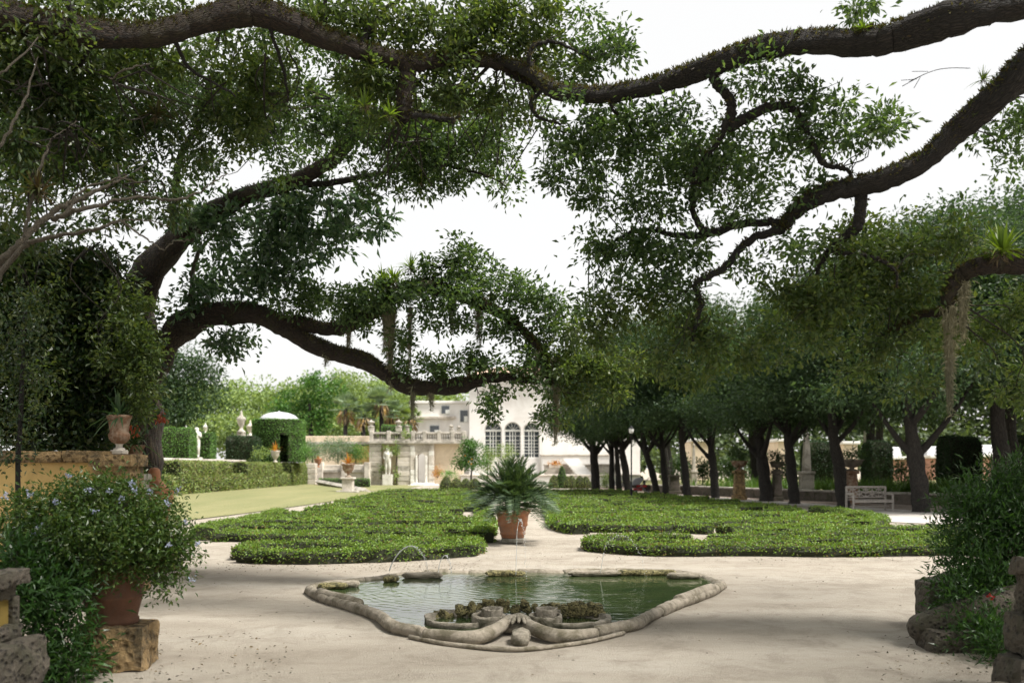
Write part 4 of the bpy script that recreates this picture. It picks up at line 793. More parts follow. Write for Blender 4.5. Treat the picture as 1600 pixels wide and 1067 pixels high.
arch_wall(fw, 641, 678, 693, 756, 652, 664, 714, DW-.3, 1.2, 'pale_stone'); wbox('gate_surround', 649, 712, 652, 756, .4, 'white_marble', -.5); wbox('gate_surround', 664, 712, 667.5, 756, .4, 'white_marble', -.5)
courses(641, 648, 697, 756, 8, -.42, .4, ['white_marble', 'pale_stone']); courses(670, 678, 697, 756, 8, -.42, .4, ['white_marble', 'pale_stone'])
for k in range(3): wbox('step', 645-k*4, 754+k*1.6, 678+k*6, 756.5+k*1.6, .5, 'white_marble', -.9-k*.5)
# balustrade
wbox('balustrade_rail', 578, 675, 724, 678, .7, 'grey_stone', -.2); wbox('balustrade_base', 578, 686, 724, 689.2, .8, 'grey_stone', -.25)
for x in (577, 604, 626, 642, 660, 683, 704, 722): wbox('balustrade_post', x, 673, x+6, 689, .75, 'grey_stone', -.3)
mb = MB()
for x in np.arange(585, 722, 3.6): c_ = P(x, 686, DW); mb.lathe([(.06, 0), (.10, .12), (.05, .3), (.07, .42), (.06, .52)], c_+A(0, .1, 0), 8)
stuff(mb.build('baluster', 'grey_stone', fw))
for k, (x, yt, lab) in enumerate([(580, 655, 'stone lantern finial at the left end of the balustrade'), (623, 655, 'stone urn finial in the middle of the balustrade'), (636, 663, 'shorter stone finial right beside the middle urn finial'), (705, 663, 'stone urn finial in front of the white house'), (717, 665, 'stone urn finial at the right end of the balustrade')]): fin_at(x, yt, 674, DW+.1, 11 if k < 2 else 8, lab)
# lower wall, pier and steps left of the niche
wbox('low_wall', 497, 726, 577, 750, .6, 'pale_stone', -6.2, 0); wbox('low_wall_coping', 495, 733, 578, 738, .9, 'grey_stone', -6.4); 
for x in (496, 533, 569): wbox('low_wall_pier', x, 722, x+8, 755, .8, 'pale_stone', -6.6, 0)
pr = thing('stone_pier', 'white stone gate pier at the right end of the castellated hedge', 'pier', A(*G(487, 757)[:2], 0)); c0 = P(487, 757, 72)
for k in range(4): MB().box(A(c0[0], 72, .3+k*.42+.2), (.75+.03*(k % 2), .75, .40), 0, .03).build('stone_block', 'pale_stone', pr)
sl = thing('sloping_curb', 'sloping stone curb running down from the hedge end to the lawn steps', 'curb', (-14, 66, 0)); q0, q1 = A(-15.2, 71, .55), A(-9.6, 60, .10)
for k in range(6): 
    a, b_ = q0+(q1-q0)*(k+.02)/6, q0+(q1-q0)*(k+.98)/6; MB().tube([a, b_], [.22, .22], 4, smooth=False, squash=.8).build('curb_stone', 'grey_stone', sl)
hedge_block(496, 577, 748, 76, .8, 'thin low hedge at the foot of the far low wall', 'clip_leaf', 0, 200)
# niche statue
b_ = P(606, 757, 84.2); b_[2] = 0; figure('statue', 'white statue on a plinth in the niche of the far garden wall', 'statue', b_, 2.5, 'white_marble', J, E, [r_*1.7 for r_ in RD], None, (.9, 1.0))
# vines over the niche
vn = MB(); cl = [(P(x, y, 84.3), A(rx*sW, .25, ry*sW), 1.) for x, y, rx, ry in ((620, 700, 4, 16), (611, 705, 7, 6), (598, 735, 4, 12), (619, 740, 3, 14), (633, 680, 3, 10), (604, 700, 10, 3))]; clumpleaves(vn, cl, .16, .11, .12, 10, 1.3)
vt = thing('climbing_vine', 'green vine climbing round the statue niche', 'vine', A(*P(610, 757, 84.3)[:2], 0)); vn.build('foliage', 'far_leaf', vt); MB().tube(spline([A(P(620, 757, 84.4)[0], 84.4, 0), P(619, 730, 84.4), P(621, 695, 84.4)], 4), .04, 5).build('stem', 'twig_bark', vt)
hedge_block(596, 640, 664, 87.5, 2, 'rounded light green hedge on top of the far wall balustrade', 'clip_leaf', 4.0, 200, .14)
pd = thing('stone_pedestal', 'square pale pedestal on the grass before the far low wall', 'pedestal', A(*G(544, 771)[:2], 0)); pc = G(544, 771)
MB().box(pc+A(0, 0, .1), (1.3, 1.3, .2), 0, .02).build('plinth', 'grey_stone', pd); MB().box(pc+A(0, 0, .55), (.66, .66, .74), 0, .03).build('shaft', 'pale_stone', pd); MB().box(pc+A(0, 0, .97), (.86, .86, .12), 0, .03).build('cap', 'pale_stone', pd)
c_ = pc+A(0, 0, 1.03); planter(c_, .40, .85, 'stone urn on the square pale pedestal', 'old_terracotta', None, 0, 0, 0, 0, 0); th_ = thing('bromeliad', 'yellow orange bromeliad in the urn on the square pedestal', 'plant', c_+A(0, 0, .8)); rosette(MB(), c_, 1, 1, 1); mb = MB(); rosette(mb, c_+A(0, 0, .8), 34, .75, .10, 0, (.3, 1.4), .4); mb.build('leaf_rosette', 'brom_orange', th_)

# ------------------------------------------------------------------ white house (96 m)
DH = 96.; sH = DH/F
ho = thing('house', 'white villa with three tall arched windows and a red tiled roof', 'house', (P(790, 757, DH)[0], DH, 0))
def hbox(name, x0, y0, x1, y1, dep, mat, off=0., zb=None, ch=.03, parent=None): c_, s_ = prect(x0, y0, x1, y1, DH+off, dep, zb); return MB().box(c_, s_, 0, ch).build(name, mat, parent or ho)
hbox('wall', 733, 588, 753, HY, 10, 'white_plaster', .0, 0); hbox('wall', 846, 588, 1000, HY, 10, 'white_plaster', 0, 0); hbox('wall', 753, 714, 846, HY, 9, 'white_plaster', .2, 0)
hbox('room_back', 753, 640, 846, 714, .3, 'cream_plaster', 6)
wx = [(757, 784), (788, 814), (818, 843)]; bd = [753, 786, 816, 846]
for k, (a, b_) in enumerate(wx):
    arch_wall(ho, bd[k], bd[k+1], 588, 714, a, b_, 672, DH, .6, 'white_plaster', 'arch_wall')
    wd = hbox('window', a, 671, b_, 674, .2, 'white_paint', .25); s_ = DH/F
    gl = hbox('glass', a, 658, b_, 714, .03, 'window_glass', .45, None, .005, wd)
    for x in (a+.8, (a*2+b_)/3, (a+b_)/2, (a+b_*2)/3, b_-.8): hbox('mullion', x-.6, 674, x+.6, 714, .12, 'white_paint', .28, None, .01, wd)
    for y in (681, 688, 693, 698, 703, 708): hbox('glazing_bar', a, y-.4, b_, y+.4, .1, 'white_paint', .31, None, .01, wd)
    an = np.linspace(0, math.pi, 12); cxx = (a+b_)/2; r_ = (b_-a)/2-.8
    fan = MB(); fan.tube([P(cxx+r_*math.cos(q), 672-r_*math.sin(q), DH+.3) for q in an], .06, 5)
    for q in an[2:-2:2]: fan.tube([P(cxx, 672, DH+.3), P(cxx+r_*math.cos(q), 672-r_*math.sin(q), DH+.3)], .025, 4)
    fan.build('fanlight', 'white_paint', wd)
hbox('string_course', 733, 584, 1000, 588, 10.4, 'white_plaster', -.3); 
rf = MB(); a, b_ = P(728, 584, DH-.8), P(1005, 584, DH-.8); rf.add(np.array([a, b_, b_+A(-3, 5, 1.2), a+A(3, 5, 1.2), a+A(0, 12, 0), b_+A(0, 12, 0)]), [np.array([[0, 1, 2, 3], [4, 3, 2, 5]]), np.array([[0, 3, 4], [1, 5, 2]])]); rf.build('roof', 'roof_tile', ho)
hbox('wing_wall', 640, 628, 733, HY, 8, 'white_plaster', 2.5, 0); hbox('wing_cornice', 640, 650, 712, 654, .5, 'pale_stone', 2.1); hbox('wing_parapet', 640, 626, 734, 630, 8.4, 'white_plaster', 2.3)
for (x0, y0, x1, y1) in ((672, 665, 686, 678), (719, 641, 731, 659), (690, 634, 702, 646)): wd = hbox('window', x0-1, y0-1, x1+1, y1+1, .15, 'white_paint', 2.42); hbox('glass', x0, y0, x1, y1, .05, 'window_glass', 2.38, None, .005, wd); hbox('shutter', (x0+x1)/2, (y0+y1)/2, x1, y1, .05, 'white_paint', 2.33, None, .005, wd)
# terraces and stairs on the right of the house
te = thing('house_terrace', 'white stepped terrace walls and stairs at the foot of the house', 'terrace', (P(890, 757, 86)[0], 86, 0))
for (x0, y0, x1, D, mat, nm) in ((846, 712, 960, 92, 'white_plaster', 'wall'), (852, 727, 970, 88, 'pale_stone', 'wall'), (720, 744, 1000, 83, 'white_plaster', 'wall')): c_, s_ = prect(x0, y0, x1, HY, D, 3.5, 0); MB().box(c_, s_, 0, .05).build(nm, mat, te); MB().box(c_+A(0, -.1, s_[2]/2+.08), (s_[0]+.2, s_[1], .16), 0, .03).build('coping', 'pale_stone', te)
for k in range(8): c_, s_ = prect(880+k*3, 716+k*3.4, 905+k*3, 719.5+k*3.4, 87.5-k*.45, .5); MB().box(c_, s_, 0, .01).build('stair', 'white_plaster', te)
fb = thing('flower_bed', 'orange flowers in a trough on the white terrace', 'flowers', P(868, 728, 87)); mb = MB(); clumpleaves(mb, [(P(868, 724, 87), A(.7, .3, .25), 1.5)], .14, .1, .1, 10, 1.4); stuff(mb.build('petals', 'brom_orange', fb)); c_, s_ = prect(858, 726, 879, 731, 86.8, .6); MB().box(c_, s_, 0, .03).build('trough', 'pale_stone', fb)
# cone topiaries
TC = [(697, 17), (713, 15), (728, 14), (742, 14), (866, 17), (878, 28), (886, 15), (893, 16), (906, 16), (915, 15)]
wds = ['first', 'second', 'third', 'fourth']
for k, (x, hpx) in enumerate(TC):
    D = 68 if k < 4 else 72; g = A((x-800)*D/F, D, 0); h_ = hpx*D/F*1.25; r_ = .48 if hpx < 20 else .40
    lab = f'rounded olive topiary cone, {wds[k]} from the left beside the orange tree' if k < 4 else ('tallest pointed topiary cone at the foot of the terrace stairs' if hpx > 20 else f'low topiary cone before the terrace, {["leftmost", "", "right of the tall pointed cone", "second right of the tall pointed cone", "second from the lone avenue tree", "nearest to the lone avenue tree"][k-4]}')
    th_ = thing('topiary_cone', lab, 'topiary', g, 'row of topiary cones before the house'); V, Q = lathecore([(r_*.9, 0), (r_, h_*.25), (r_*.85, h_*.5), (r_*.5, h_*.8), (.04, h_)], g, 14); mb = MB(); mb.add(V, Q, 0); clad(mb, V, Q, 380, .08, .05, 1, .02, .7); mb.build('foliage', ['hedge_core', 'clip_leaf_olive' if k not in (5,) else 'clip_leaf'], th_)
# orange tree
ot = G(736, 757); ot = A((736-800)*74/F, 74, 0); th_ = thing('orange_tree', 'small round orange tree with a few fruits before the white house', 'tree', ot)
MB().tube([ot, ot+A(0, 0, .9), ot+A(.1, 0, 1.8)], [.08, .07, .05], 8).build('trunk', 'oak_bark', th_); mb = MB(); clumpleaves(mb, [(P(735, 704, 74), A(1.1, 1.0, .9), 1.3), (P(742, 722, 74), A(1.2, 1.1, .6), 1.2), (P(722, 722, 74), A(.8, .9, .6), 1.2), (P(733, 694, 74), A(.6, .6, .5), 1.2)], .17, .09, .14, 14, 1.6); mb.build('crown', 'bright_tree_leaf', th_)
for q in range(4): c_ = P(735+rnd.uniform(-18, 18), 712+rnd.uniform(-16, 16), 73.0); MB().lathe([(.001, -.05), (.035, -.035), (.05, 0), (.035, .035), (.001, .05)], c_, 8).build('fruit', 'orange_fruit', th_)
shrub(762, 720, 14, 26, 78, 'loose yellow green shrub behind the potted palm', 'far_leaf', .15, .05, 1.1); shrub(790, 708, 18, 18, 84, 'thin light shrub before the arched windows', 'far_leaf', .15, .05, .7); shrub(702, 742, 12, 7, 80, 'low clipped bush beside the gate steps', 'clip_leaf'); shrub(684, 738, 8, 8, 81, 'orange flowering plant beside the gate steps', 'brom_orange'); shrub(948, 750, 10, 14, 72, 'yellowish bush right of the lone avenue tree', 'far_leaf')

# ------------------------------------------------------------------ trees behind the far wall
def mass_tree(name, lab, clumps, D, leaf, L, W, trunk=None, dens=1.2, sub=.45, per=22, group=None):
    s_ = D/F; cl = [(P(x, y, D)+A(0, R.uniform(-1, 1), 0), A(rx*s_, rx*s_, ry*s_), 1.3) for x, y, rx, ry in clumps]; x0 = np.mean([c[0][0] for c in cl]); th_ = thing(name, lab, 'tree', (x0, D, 0), group)
    mb = MB(); clumpleaves(mb, cl, L, W, sub, per, dens); mb.build('crown', leaf, th_); zc = np.mean([c[0][2] for c in cl]); MB().tube(spline([A(x0, D, 0), A(x0+.2, D, zc*.5), A(x0, D, zc)], 4), np.linspace(.35, .15, 9), 8, lump=.1).build('trunk', 'avenue_bark', th_)
mass_tree('garden_tree', 'bright green rounded tree behind the gazebo', [(455, 635, 34, 26), (485, 612, 30, 28), (475, 660, 40, 22), (505, 650, 24, 26), (440, 650, 20, 20), (497, 595, 20, 14), (525, 610, 20, 22)], 100, 'bright_tree_leaf', .34, .22, sub=.34)
mass_tree('garden_tree', 'loose light green tree behind the blue green palms', [(550, 610, 30, 26), (590, 615, 34, 26), (560, 640, 40, 26), (620, 630, 26, 26), (530, 590, 20, 14), (640, 650, 20, 22)], 112, 'far_leaf', .32, .2)
mass_tree('garden_tree', 'dark shade tree at left between the oak trunk and the open sky', [(270, 590, 50, 45), (310, 575, 36, 34), (250, 640, 46, 34), (300, 625, 36, 30), (322, 600, 20, 36), (230, 600, 40, 60), (290, 650, 40, 20)], 63, 'avenue_leaf', .26, .12, sub=.4)
fwd = MB(); cl = []
for x in range(200, 720, 22): 
    yt = np.interp(x, [200, 340, 380, 430, 520, 640, 720], [600, 606, 606, 612, 600, 610, 620])
    cl += [(P(x+rnd.uniform(-8, 8), yt+10+rnd.uniform(-3, 6), 135), A(3.2, 3, 1.9)*rnd.uniform(.8, 1.3), 1.2), (P(x, yt+40, 128), A(3.4, 3, 3), 1), (P(x+10, yt+72, 120), A(3.6, 3, 3), 1)]
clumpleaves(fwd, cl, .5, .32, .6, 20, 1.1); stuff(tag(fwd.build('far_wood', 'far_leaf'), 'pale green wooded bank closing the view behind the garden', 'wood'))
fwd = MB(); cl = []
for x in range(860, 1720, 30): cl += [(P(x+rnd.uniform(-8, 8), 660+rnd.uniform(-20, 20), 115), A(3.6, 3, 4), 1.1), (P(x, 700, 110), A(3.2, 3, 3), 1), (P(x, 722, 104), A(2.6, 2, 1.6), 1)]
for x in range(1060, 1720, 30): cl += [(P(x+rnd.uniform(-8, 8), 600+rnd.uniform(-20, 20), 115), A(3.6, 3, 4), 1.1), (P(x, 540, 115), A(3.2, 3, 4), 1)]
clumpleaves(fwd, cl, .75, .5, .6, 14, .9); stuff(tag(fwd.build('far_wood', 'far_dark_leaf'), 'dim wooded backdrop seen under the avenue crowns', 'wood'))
for k, (x, y, r_, lab) in enumerate([(540, 640, 1.7, 'blue green fan palm left of the lantern finial'), (568, 652, 1.5, 'fan palm with a brown skirt just left of the lantern finial'), (596, 630, 1.8, 'tallest blue green fan palm above the far wall hedge'), (612, 648, 1.6, 'fan palm with hanging dead fronds above the wall hedge'), (641, 655, 1.4, 'yellow green palm at the left corner of the white house')]):
    c_ = P(x, y, 92+k); th_ = thing('fan_palm', lab, 'palm', (c_[0], c_[1], 0), 'fan palms behind the far wall'); MB().tube([A(c_[0], c_[1], 0), c_], [.28, .22], 8, lump=.1).build('trunk', 'oak_bark', th_)
    mb = MB(); 
    for q in range(26):
        a, e = R.uniform(0, 6.28), R.uniform(-.2, 1.4); hdv = A(math.cos(a)*math.cos(e), math.sin(a)*math.cos(e), math.sin(e)); b0 = c_+hdv*r_*.55; n = 12; sp_ = np.linspace(-1.1, 1.1, n); sdv = unit(np.cross(hdv, A(.01, 0, 1))); d = unit(hdv*np.cos(sp_)[:, None]+sdv*np.sin(sp_)[:, None]+A(0, 0, -.15)); mb.leaves(np.repeat(b0[None], n, 0), d, np.repeat(np.cross(hdv, sdv)[None], n, 0), r_*.6, .13, 0, .02); mb.tube([c_, b0], .03, 3)
    mb.build('fan_frond', 'far_leaf' if k == 4 else 'blue_palm_leaf', th_); mb = MB(); n = 90; a = R.uniform(0, 6.28, n); b0 = c_+np.stack([np.cos(a)*.45, np.sin(a)*.45, R.uniform(-.9, .1, n)], 1); d = unit(np.stack([np.cos(a)*.5, np.sin(a)*.5, np.full(n, -1.)], 1)+R.normal(0, .2, (n, 3))); mb.leaves(b0, d, rv(n), R.uniform(.6, 1.2, n), .16); mb.build('dead_skirt', 'dead_leaf', th_)

# ------------------------------------------------------------------ near left: yellow wall, pier, urns, bust, plumbago pot
yw = thing('yellow_wall', 'yellow plastered garden wall with rough stone coping at the left edge', 'wall', (-7, 12, 0))
MB().box(A(-8.1, 12.2, .86), (5.2, .35, 1.72), 0, .01).build('wall', 'yellow_plaster', yw)
for k in range(8):
    V, Q = rock(A(-10.2+k*.66, 12.2, 1.79), (.655, .55, .15), 8, .018, k+60, .12); MB().add(V, Q, 0, False).build('coping_stone', 'coral_stone', yw)
pq = thing('stone_pier', 'rough coral stone pier at the end of the yellow wall, carrying an urn', 'pier', (-5.22, 12, 0))
V, Q = rock(A(-5.2, 12.05, .84), (.46, .5, 1.66), 12, .02, 71, .05); MB().add(V, Q, 0, False).build('shaft', 'coral_stone', pq); V, Q = rock(A(-5.2, 12.05, 1.74), (.56, .6, .16), 9, .015, 72, .12); MB().add(V, Q, 0, False).build('cap', 'coral_stone', pq); V, Q = rock(A(-5.2, 12.05, .1), (.6, .64, .2), 9, .02, 73, .12); MB().add(V, Q, 0, False).build('plinth', 'coral_stone', pq)
def big_urn(c, r_, h_, lab):
    th_ = thing('urn', lab, 'urn', c); MB().box(c+A(0, 0, .03), (r_*1.2, r_*1.2, .06), 0, .01).build('foot', 'pale_stone', th_)
    MB().lathe([(r_*.5, .06), (r_*.5, .08), (r_*.3, h_*.17), (r_*.28, h_*.24), (r_*.4, h_*.28)], c, 32).build('stem', 'pale_stone', th_)
    MB().lathe([(r_*.38, h_*.27), (r_*.66, h_*.32), (r_*.86, h_*.40), (r_*.92, h_*.5), (r_*.88, h_*.54), (r_*.8, h_*.57), (r_*.82, h_*.62), (r_*.92, h_*.84), (r_*1.08, h_*.94), (r_*1.12, h_*.98), (r_*1.05, h_), (r_*.9, h_*.98), (0, h_*.95)], c, 64, flute=.045, fn=18, frange=(h_*.31, h_*.53)).build('bowl', 'old_terracotta', th_); return c+A(0, 0, h_*.96)
u1 = big_urn(A(-5.2, 12.05, 1.82), .145, .52, 'fluted terracotta urn on the coral stone pier by the yellow wall')
u2p = P(209, 728, 14.2); u2p[2] = 1.55; u2 = big_urn(u2p, .15, .45, 'second terracotta urn half hidden behind the pier, holding red flowers')
pz = thing('stone_pier', 'narrow stone pier behind the coral pier, under the second urn', 'pier', A(u2p[0], u2p[1], 0)); MB().box(A(u2p[0], u2p[1], .72), (.36, .36, 1.44), 0, .02).build('shaft', 'grey_stone', pz); MB().box(A(u2p[0], u2p[1], 1.495), (.44, .44, .11), 0, .02).build('cap', 'grey_stone', pz)
for k, (c_, L, n, lab, fx) in enumerate([(u1, .42, 40, 'dark strap leaved bromeliad in the fluted urn on the pier', []), (u2, .6, 44, 'strap leaved plant with hanging red orange flower spikes beside the pier', [(252, 660, 12, 20), (208, 678, 14, 18)])]):
    th_ = thing('bromeliad', lab, 'plant', c_); mb = MB(); rosette(mb, c_, n, L, .045, 0, (.1, 1.4), .7); mb.build('leaf_rosette', 'glossy_leaf', th_)
    for (x, y, rx, ry) in fx:
        q = P(x, y, 13.6); n2 = 46; s_ = 13.6/F; mb = MB(); b0 = q+np.stack([R.normal(0, rx*s_*.4, n2), R.normal(0, rx*s_*.4, n2), R.uniform(0, ry*s_*.9, n2)], 1); mb.leaves(b0, unit(np.stack([R.normal(0, .5, n2), R.normal(0, .5, n2), -np.ones(n2)], 1)), rv(n2), .085, .022, 0); stuff(mb.build('flower_spike', 'aloe_flower', th_)); MB().tube(spline([c_, (c_+q)/2+A(0, 0, .18), q+A(0, 0, ry*s_)], 4), .008, 5).build('flower_stalk', 'shrub_leaf', th_)
# drooping strap plant and terracotta bust
bp_ = P(246, 770, 14.5); bp_[2] = 0; bt = figure('bust', 'weathered terracotta bust leaning beside the pier under strap leaves', 'bust', bp_, 1.0, 'terracotta',
    [(-.02, 0, .55), (-.02, 0, .80), (.02, -.03, 1.0), (.05, -.06, 1.22), (.02, -.03, 1.36), (-.02, -.02, 1.44), (-.03, -.06, 1.56), (-.03, -.05, 1.66), (-.16, .03, 1.28), (-.22, 0, 1.05), (-.16, -.10, .92), (.16, 0, 1.25), (.20, -.06, 1.05), (.10, -.14, .98)], [(0, 1), (1, 2), (2, 3), (3, 4), (4, 5), (5, 6), (6, 7), (4, 8), (8, 9), (9, 10), (4, 11), (11, 12), (12, 13)], [.20, .19, .19, .19, .15, .075, .125, .09, .11, .085, .06, .11, .085, .06])
MB().box(bp_+A(0, 0, .27), (.5, .5, .54), 0, .03).build('plinth', 'coral_stone', bt)
dp = thing('strap_leaf_plant', 'arching green strap leaves spilling over the terracotta bust', 'plant', bp_+A(-.2, 0, 1.5)); mb = MB(); rosette(mb, bp_+A(-.26, -.02, 1.62), 34, .5, .03, 0, (.0, 1.3), 1.0); mb.build('leaf_rosette', 'shrub_leaf', dp); MB().tube([bp_+A(-.26, 0, 0), bp_+A(-.26, 0, 1.62)], [.05, .04], 6).build('stem', 'oak_bark', dp)

blk = G(170, 1048); bs = thing('stone_block', 'rough honey coloured coral stone block under the large left pot', 'block', blk)
V, Q = rock(A(-3.30, 7.62, .165), (.54, .50, .36), 13, .03, 5, .08, .1); MB().add(V, Q, 0, False).build('block', 'coral_stone', bs)
pt = A(-3.36, 7.66, .335); pot = thing('terracotta_pot', 'big terracotta pot with shade in its colour on the coral block, hidden by the plumbago', 'pot', pt)
MB().lathe([(0, 0), (0.193, 0), (0.209, .02), (0.209, .05), (0.197, .06), (0.205, .10), (0.234, .22), (0.246, .23), (0.246, .245), (0.238, .255), (0.271, .42), (0.283, .48), (0.307, .50), (0.316, .54), (0.303, .57), (0.271, .57), (0.262, .52), (0, .5)], pt, 40).build('bowl', 'shaded_terracotta', pot)
plu = thing('plumbago_shrub', 'wide leafy shrub with pale blue flowers overflowing the left pot', 'shrub', pt+A(0, 0, .5))
D = 7.6; s_ = D/F; mb = MB(); tw = MB(); src = [pt+A(0, 0, .5), pt+A(-.3, 0, .8), pt+A(.3, 0, .8), pt+A(0, 0, .9), pt+A(-.6, 0, .75), pt+A(.5, 0, .55)]
cl = [(P(x, y, D+dz), A(rx*s_, rx*s_*.9, ry*s_), k) for x, y, rx, ry, dz, k in ((60, 822, 70, 38, .1, 1.3), (130, 790, 70, 48, 0, 1.3), (200, 795, 66, 45, 0, 1.3), (245, 830, 55, 45, -.1, 1.2), (150, 840, 90, 45, -.2, 1.3), (60, 850, 70, 45, -.1, 1.3), (265, 880, 32, 30, -.1, .8), (215, 880, 40, 25, -.2, 1), (250, 915, 28, 18, -.1, .55), (150, 762, 60, 18, .1, .6), (40, 785, 50, 18, .2, .8), (100, 885, 80, 30, .0, 1.4), (150, 885, 60, 26, -.25, 1.2), (60, 905, 60, 30, -.2, 1.2), (285, 850, 22, 32, 0, .7))]
clumpleaves(mb, cl, .045, .019, .055, 12, 2.1, 0, tw, .9, .1, src, .003); mb.build('foliage', 'shrub_leaf', plu); tw.build('stem', 'twig_bark', plu)
for (x, y) in [(106, 743), (140, 765), (170, 768), (205, 755), (211, 766), (234, 768), (262, 785), (278, 768), (46, 772), (55, 835), (88, 784), (310, 850), (264, 851), (300, 905), (191, 777), (148, 800), (62, 822), (290, 815), (10, 775)]:
    n = 16; q = P(x, y, D-.35); mb = MB(); b0 = q+R.normal(0, .012, (n, 3)); mb.leaves(b0, unit(rv(n)+A(0, -.6, .4)), rv(n), .021, .015, 0); mb.build('flower', 'blue_flower', plu)
# dark long-leaved bush below it
db = thing('shrub', 'dark green long leaved bush under the plumbago at the lower left', 'shrub', (-3.75, 7.1, 0)); mb = MB(); tw = MB()
cl = [(P(x, y, 7.0), A(rx, .3, ry)*A(7/F, 1, 7/F), 1.25) for x, y, rx, ry in ((50, 930, 55, 50), (85, 985, 50, 40), (60, 1040, 70, 45), (100, 930, 40, 40), (20, 880, 60, 40), (110, 1040, 30, 40))]
clumpleaves(mb, cl, .085, .02, .07, 10, 2.2, 0, tw, 1., .0, [A(-3.7, 7.1, .1), A(-3.6, 7.1, .4), A(-3.9, 7.1, .6)], .003); mb.build('foliage', 'narrow_leaf', db); tw.build('stem', 'twig_bark', db)
# carved stone pier with ochre panel at the lower left corner
cp = thing('stone_pier', 'dark carved stone pier with an ochre recessed panel at the lower left corner', 'pier', (-3.57, 6.1, 0))
for nm, c_, s3, sd_ in (('cap', (-3.57, 6.1, .90), (.46, .46, .10), 1), ('top_block', (-3.59, 6.1, .81), (.36, .36, .10), 2), ('base_block', (-3.59, 6.1, .53), (.42, .42, .10), 4)): V, Q = rock(A(*c_), s3, 10, .02, 80+sd_, .15); MB().add(V, Q, 0, False).build(nm, 'dark_stone', cp)
for dx in (-.155, .155): MB().box(A(-3.59+dx, 5.94, .67), (.07, .06, .20), 0, .01).build('panel_frame', 'dark_stone', cp); MB().box(A(-3.59+.165, 6.1+dx, .67), (.05, .08, .2), 0, .01).build('panel_frame', 'dark_stone', cp)
MB().box(A(-3.59, 6.1, .67), (.30, .30, .22), 0, .01).build('panel', 'ochre_plaster', cp)
for k, (x, y, z, sx_, sy_, sz_, lab) in enumerate([(-3.52, 6.0, .26, .66, .6, .50, 'upper dark boulder under the carved pier in the lower left corner'), (-3.22, 5.75, .07, .62, .5, .22, 'flat dark boulder at the very lower left corner')]):
    V, Q = rock(A(x, y, z), (sx_, sy_, sz_), 12, .05, 90+k, .4); tag(MB().add(V, Q, 0, False).build('boulder', 'dark_stone'), lab, 'rock')

# ------------------------------------------------------------------ near right: scroll stones, narrow-leaved shrub
ss = thing('scroll_stone', 'big rounded carved stone lying at the foot of the right shrub', 'stone', (4.0, 8.4, 0))
pth = spline([A(3.72, 8.55, .12), A(3.95, 8.45, .20), A(4.3, 8.4, .30), A(4.75, 8.4, .40)], 6); MB().tube(pth, np.interp(np.linspace(0, 1, len(pth)), [0, .04, .12, 1], [.06, .12, .155, .22]), 18, lump=.06, seed=4, squash=.9).build('scroll', 'dark_stone', ss)
V, Q = rock(A(4.15, 8.35, .08), (.75, .42, .2), 10, .02, 95, .2); MB().add(V, Q, 0, False).build('footing', 'dark_stone', ss)
sb2 = thing('stone_slab', 'upright wedge of grey stone behind the rounded scroll stone at right', 'stone', (4.6, 9.5, 0)); V, Q = rock(A(4.72, 9.55, .24), (.85, .34, .42), 10, .015, 96, .06); V[:, 2] += (V[:, 0]-4.3)*.28*(V[:, 2] > .2); MB().add(V, Q, 0, False).build('slab', 'dark_stone', sb2)
ns = thing('shrub', 'dense narrow leaved green shrub at the right edge', 'shrub', (5.0, 8.6, 0)); D = 8.7; s_ = D/F; mb = MB(); tw = MB()
cl = [(P(x, y, D+dz), A(rx*s_, .35, ry*s_), k) for x, y, rx, ry, dz, k in ((1560, 770, 60, 35, .2, 1), (1540, 820, 55, 45, 0, 1.3), (1590, 830, 50, 60, 0, 1.3), (1520, 880, 50, 40, -.1, 1.2), (1580, 910, 60, 50, 0, 1.3), (1560, 970, 70, 40, -.1, 1.2), (1500, 960, 36, 30, 0, .8), (1510, 790, 40, 40, .1, .7), (1600, 745, 50, 30, .2, .8), (1610, 990, 60, 60, .2, 1.2), (1640, 850, 50, 90, .2, 1), (1480, 905, 30, 15, 0, .5), (1490, 840, 26, 34, .1, .6), (1530, 985, 46, 26, -.55, 1.0), (1500, 930, 40, 24, -.3, .9), (1580, 1010, 50, 36, -.9, 1.0))]
S_ = clumpleaves(mb, cl, .085, .016, .07, 12, 2.4, 0, tw, 1.1, -.25, [A(4.9, 8.6, .1), A(4.8, 8.6, .5), A(5.1, 8.6, .9), A(4.7, 8.5, .9), A(5, 8.7, 1.3)], .003); mb.build('foliage', 'narrow_leaf', ns); tw.build('stem', 'twig_bark', ns)
q = P(1546, 930, 8.2); mb = MB(); n = 14; mb.leaves(np.repeat(q[None], n, 0)+R.normal(0, .01, (n, 3)), rv(n), rv(n), .03, .02); mb.build('flower', 'red_flower', ns)
rp = thing('stone_pier', 'dark rough stone pier cut by the right edge of the picture', 'pier', (3.95, 6.7, 0)); 
for k, (z, sx_, sz_) in enumerate([(.92, .36, .12), (.70, .26, .32), (.42, .42, .3), (.13, .6, .28)]): V, Q = rock(A(3.93, 6.7, z), (sx_, .4, sz_), 11, .03, 110+k, .2); MB().add(V, Q, 0, False).build('block', 'dark_stone', rp)
V, Q = rock(A(3.5, 6.05, .07), (.5, .5, .2), 11, .04, 120, .4); tag(MB().add(V, Q, 0, False).build('boulder', 'dark_stone'), 'low dark boulder at the lower right corner', 'rock')

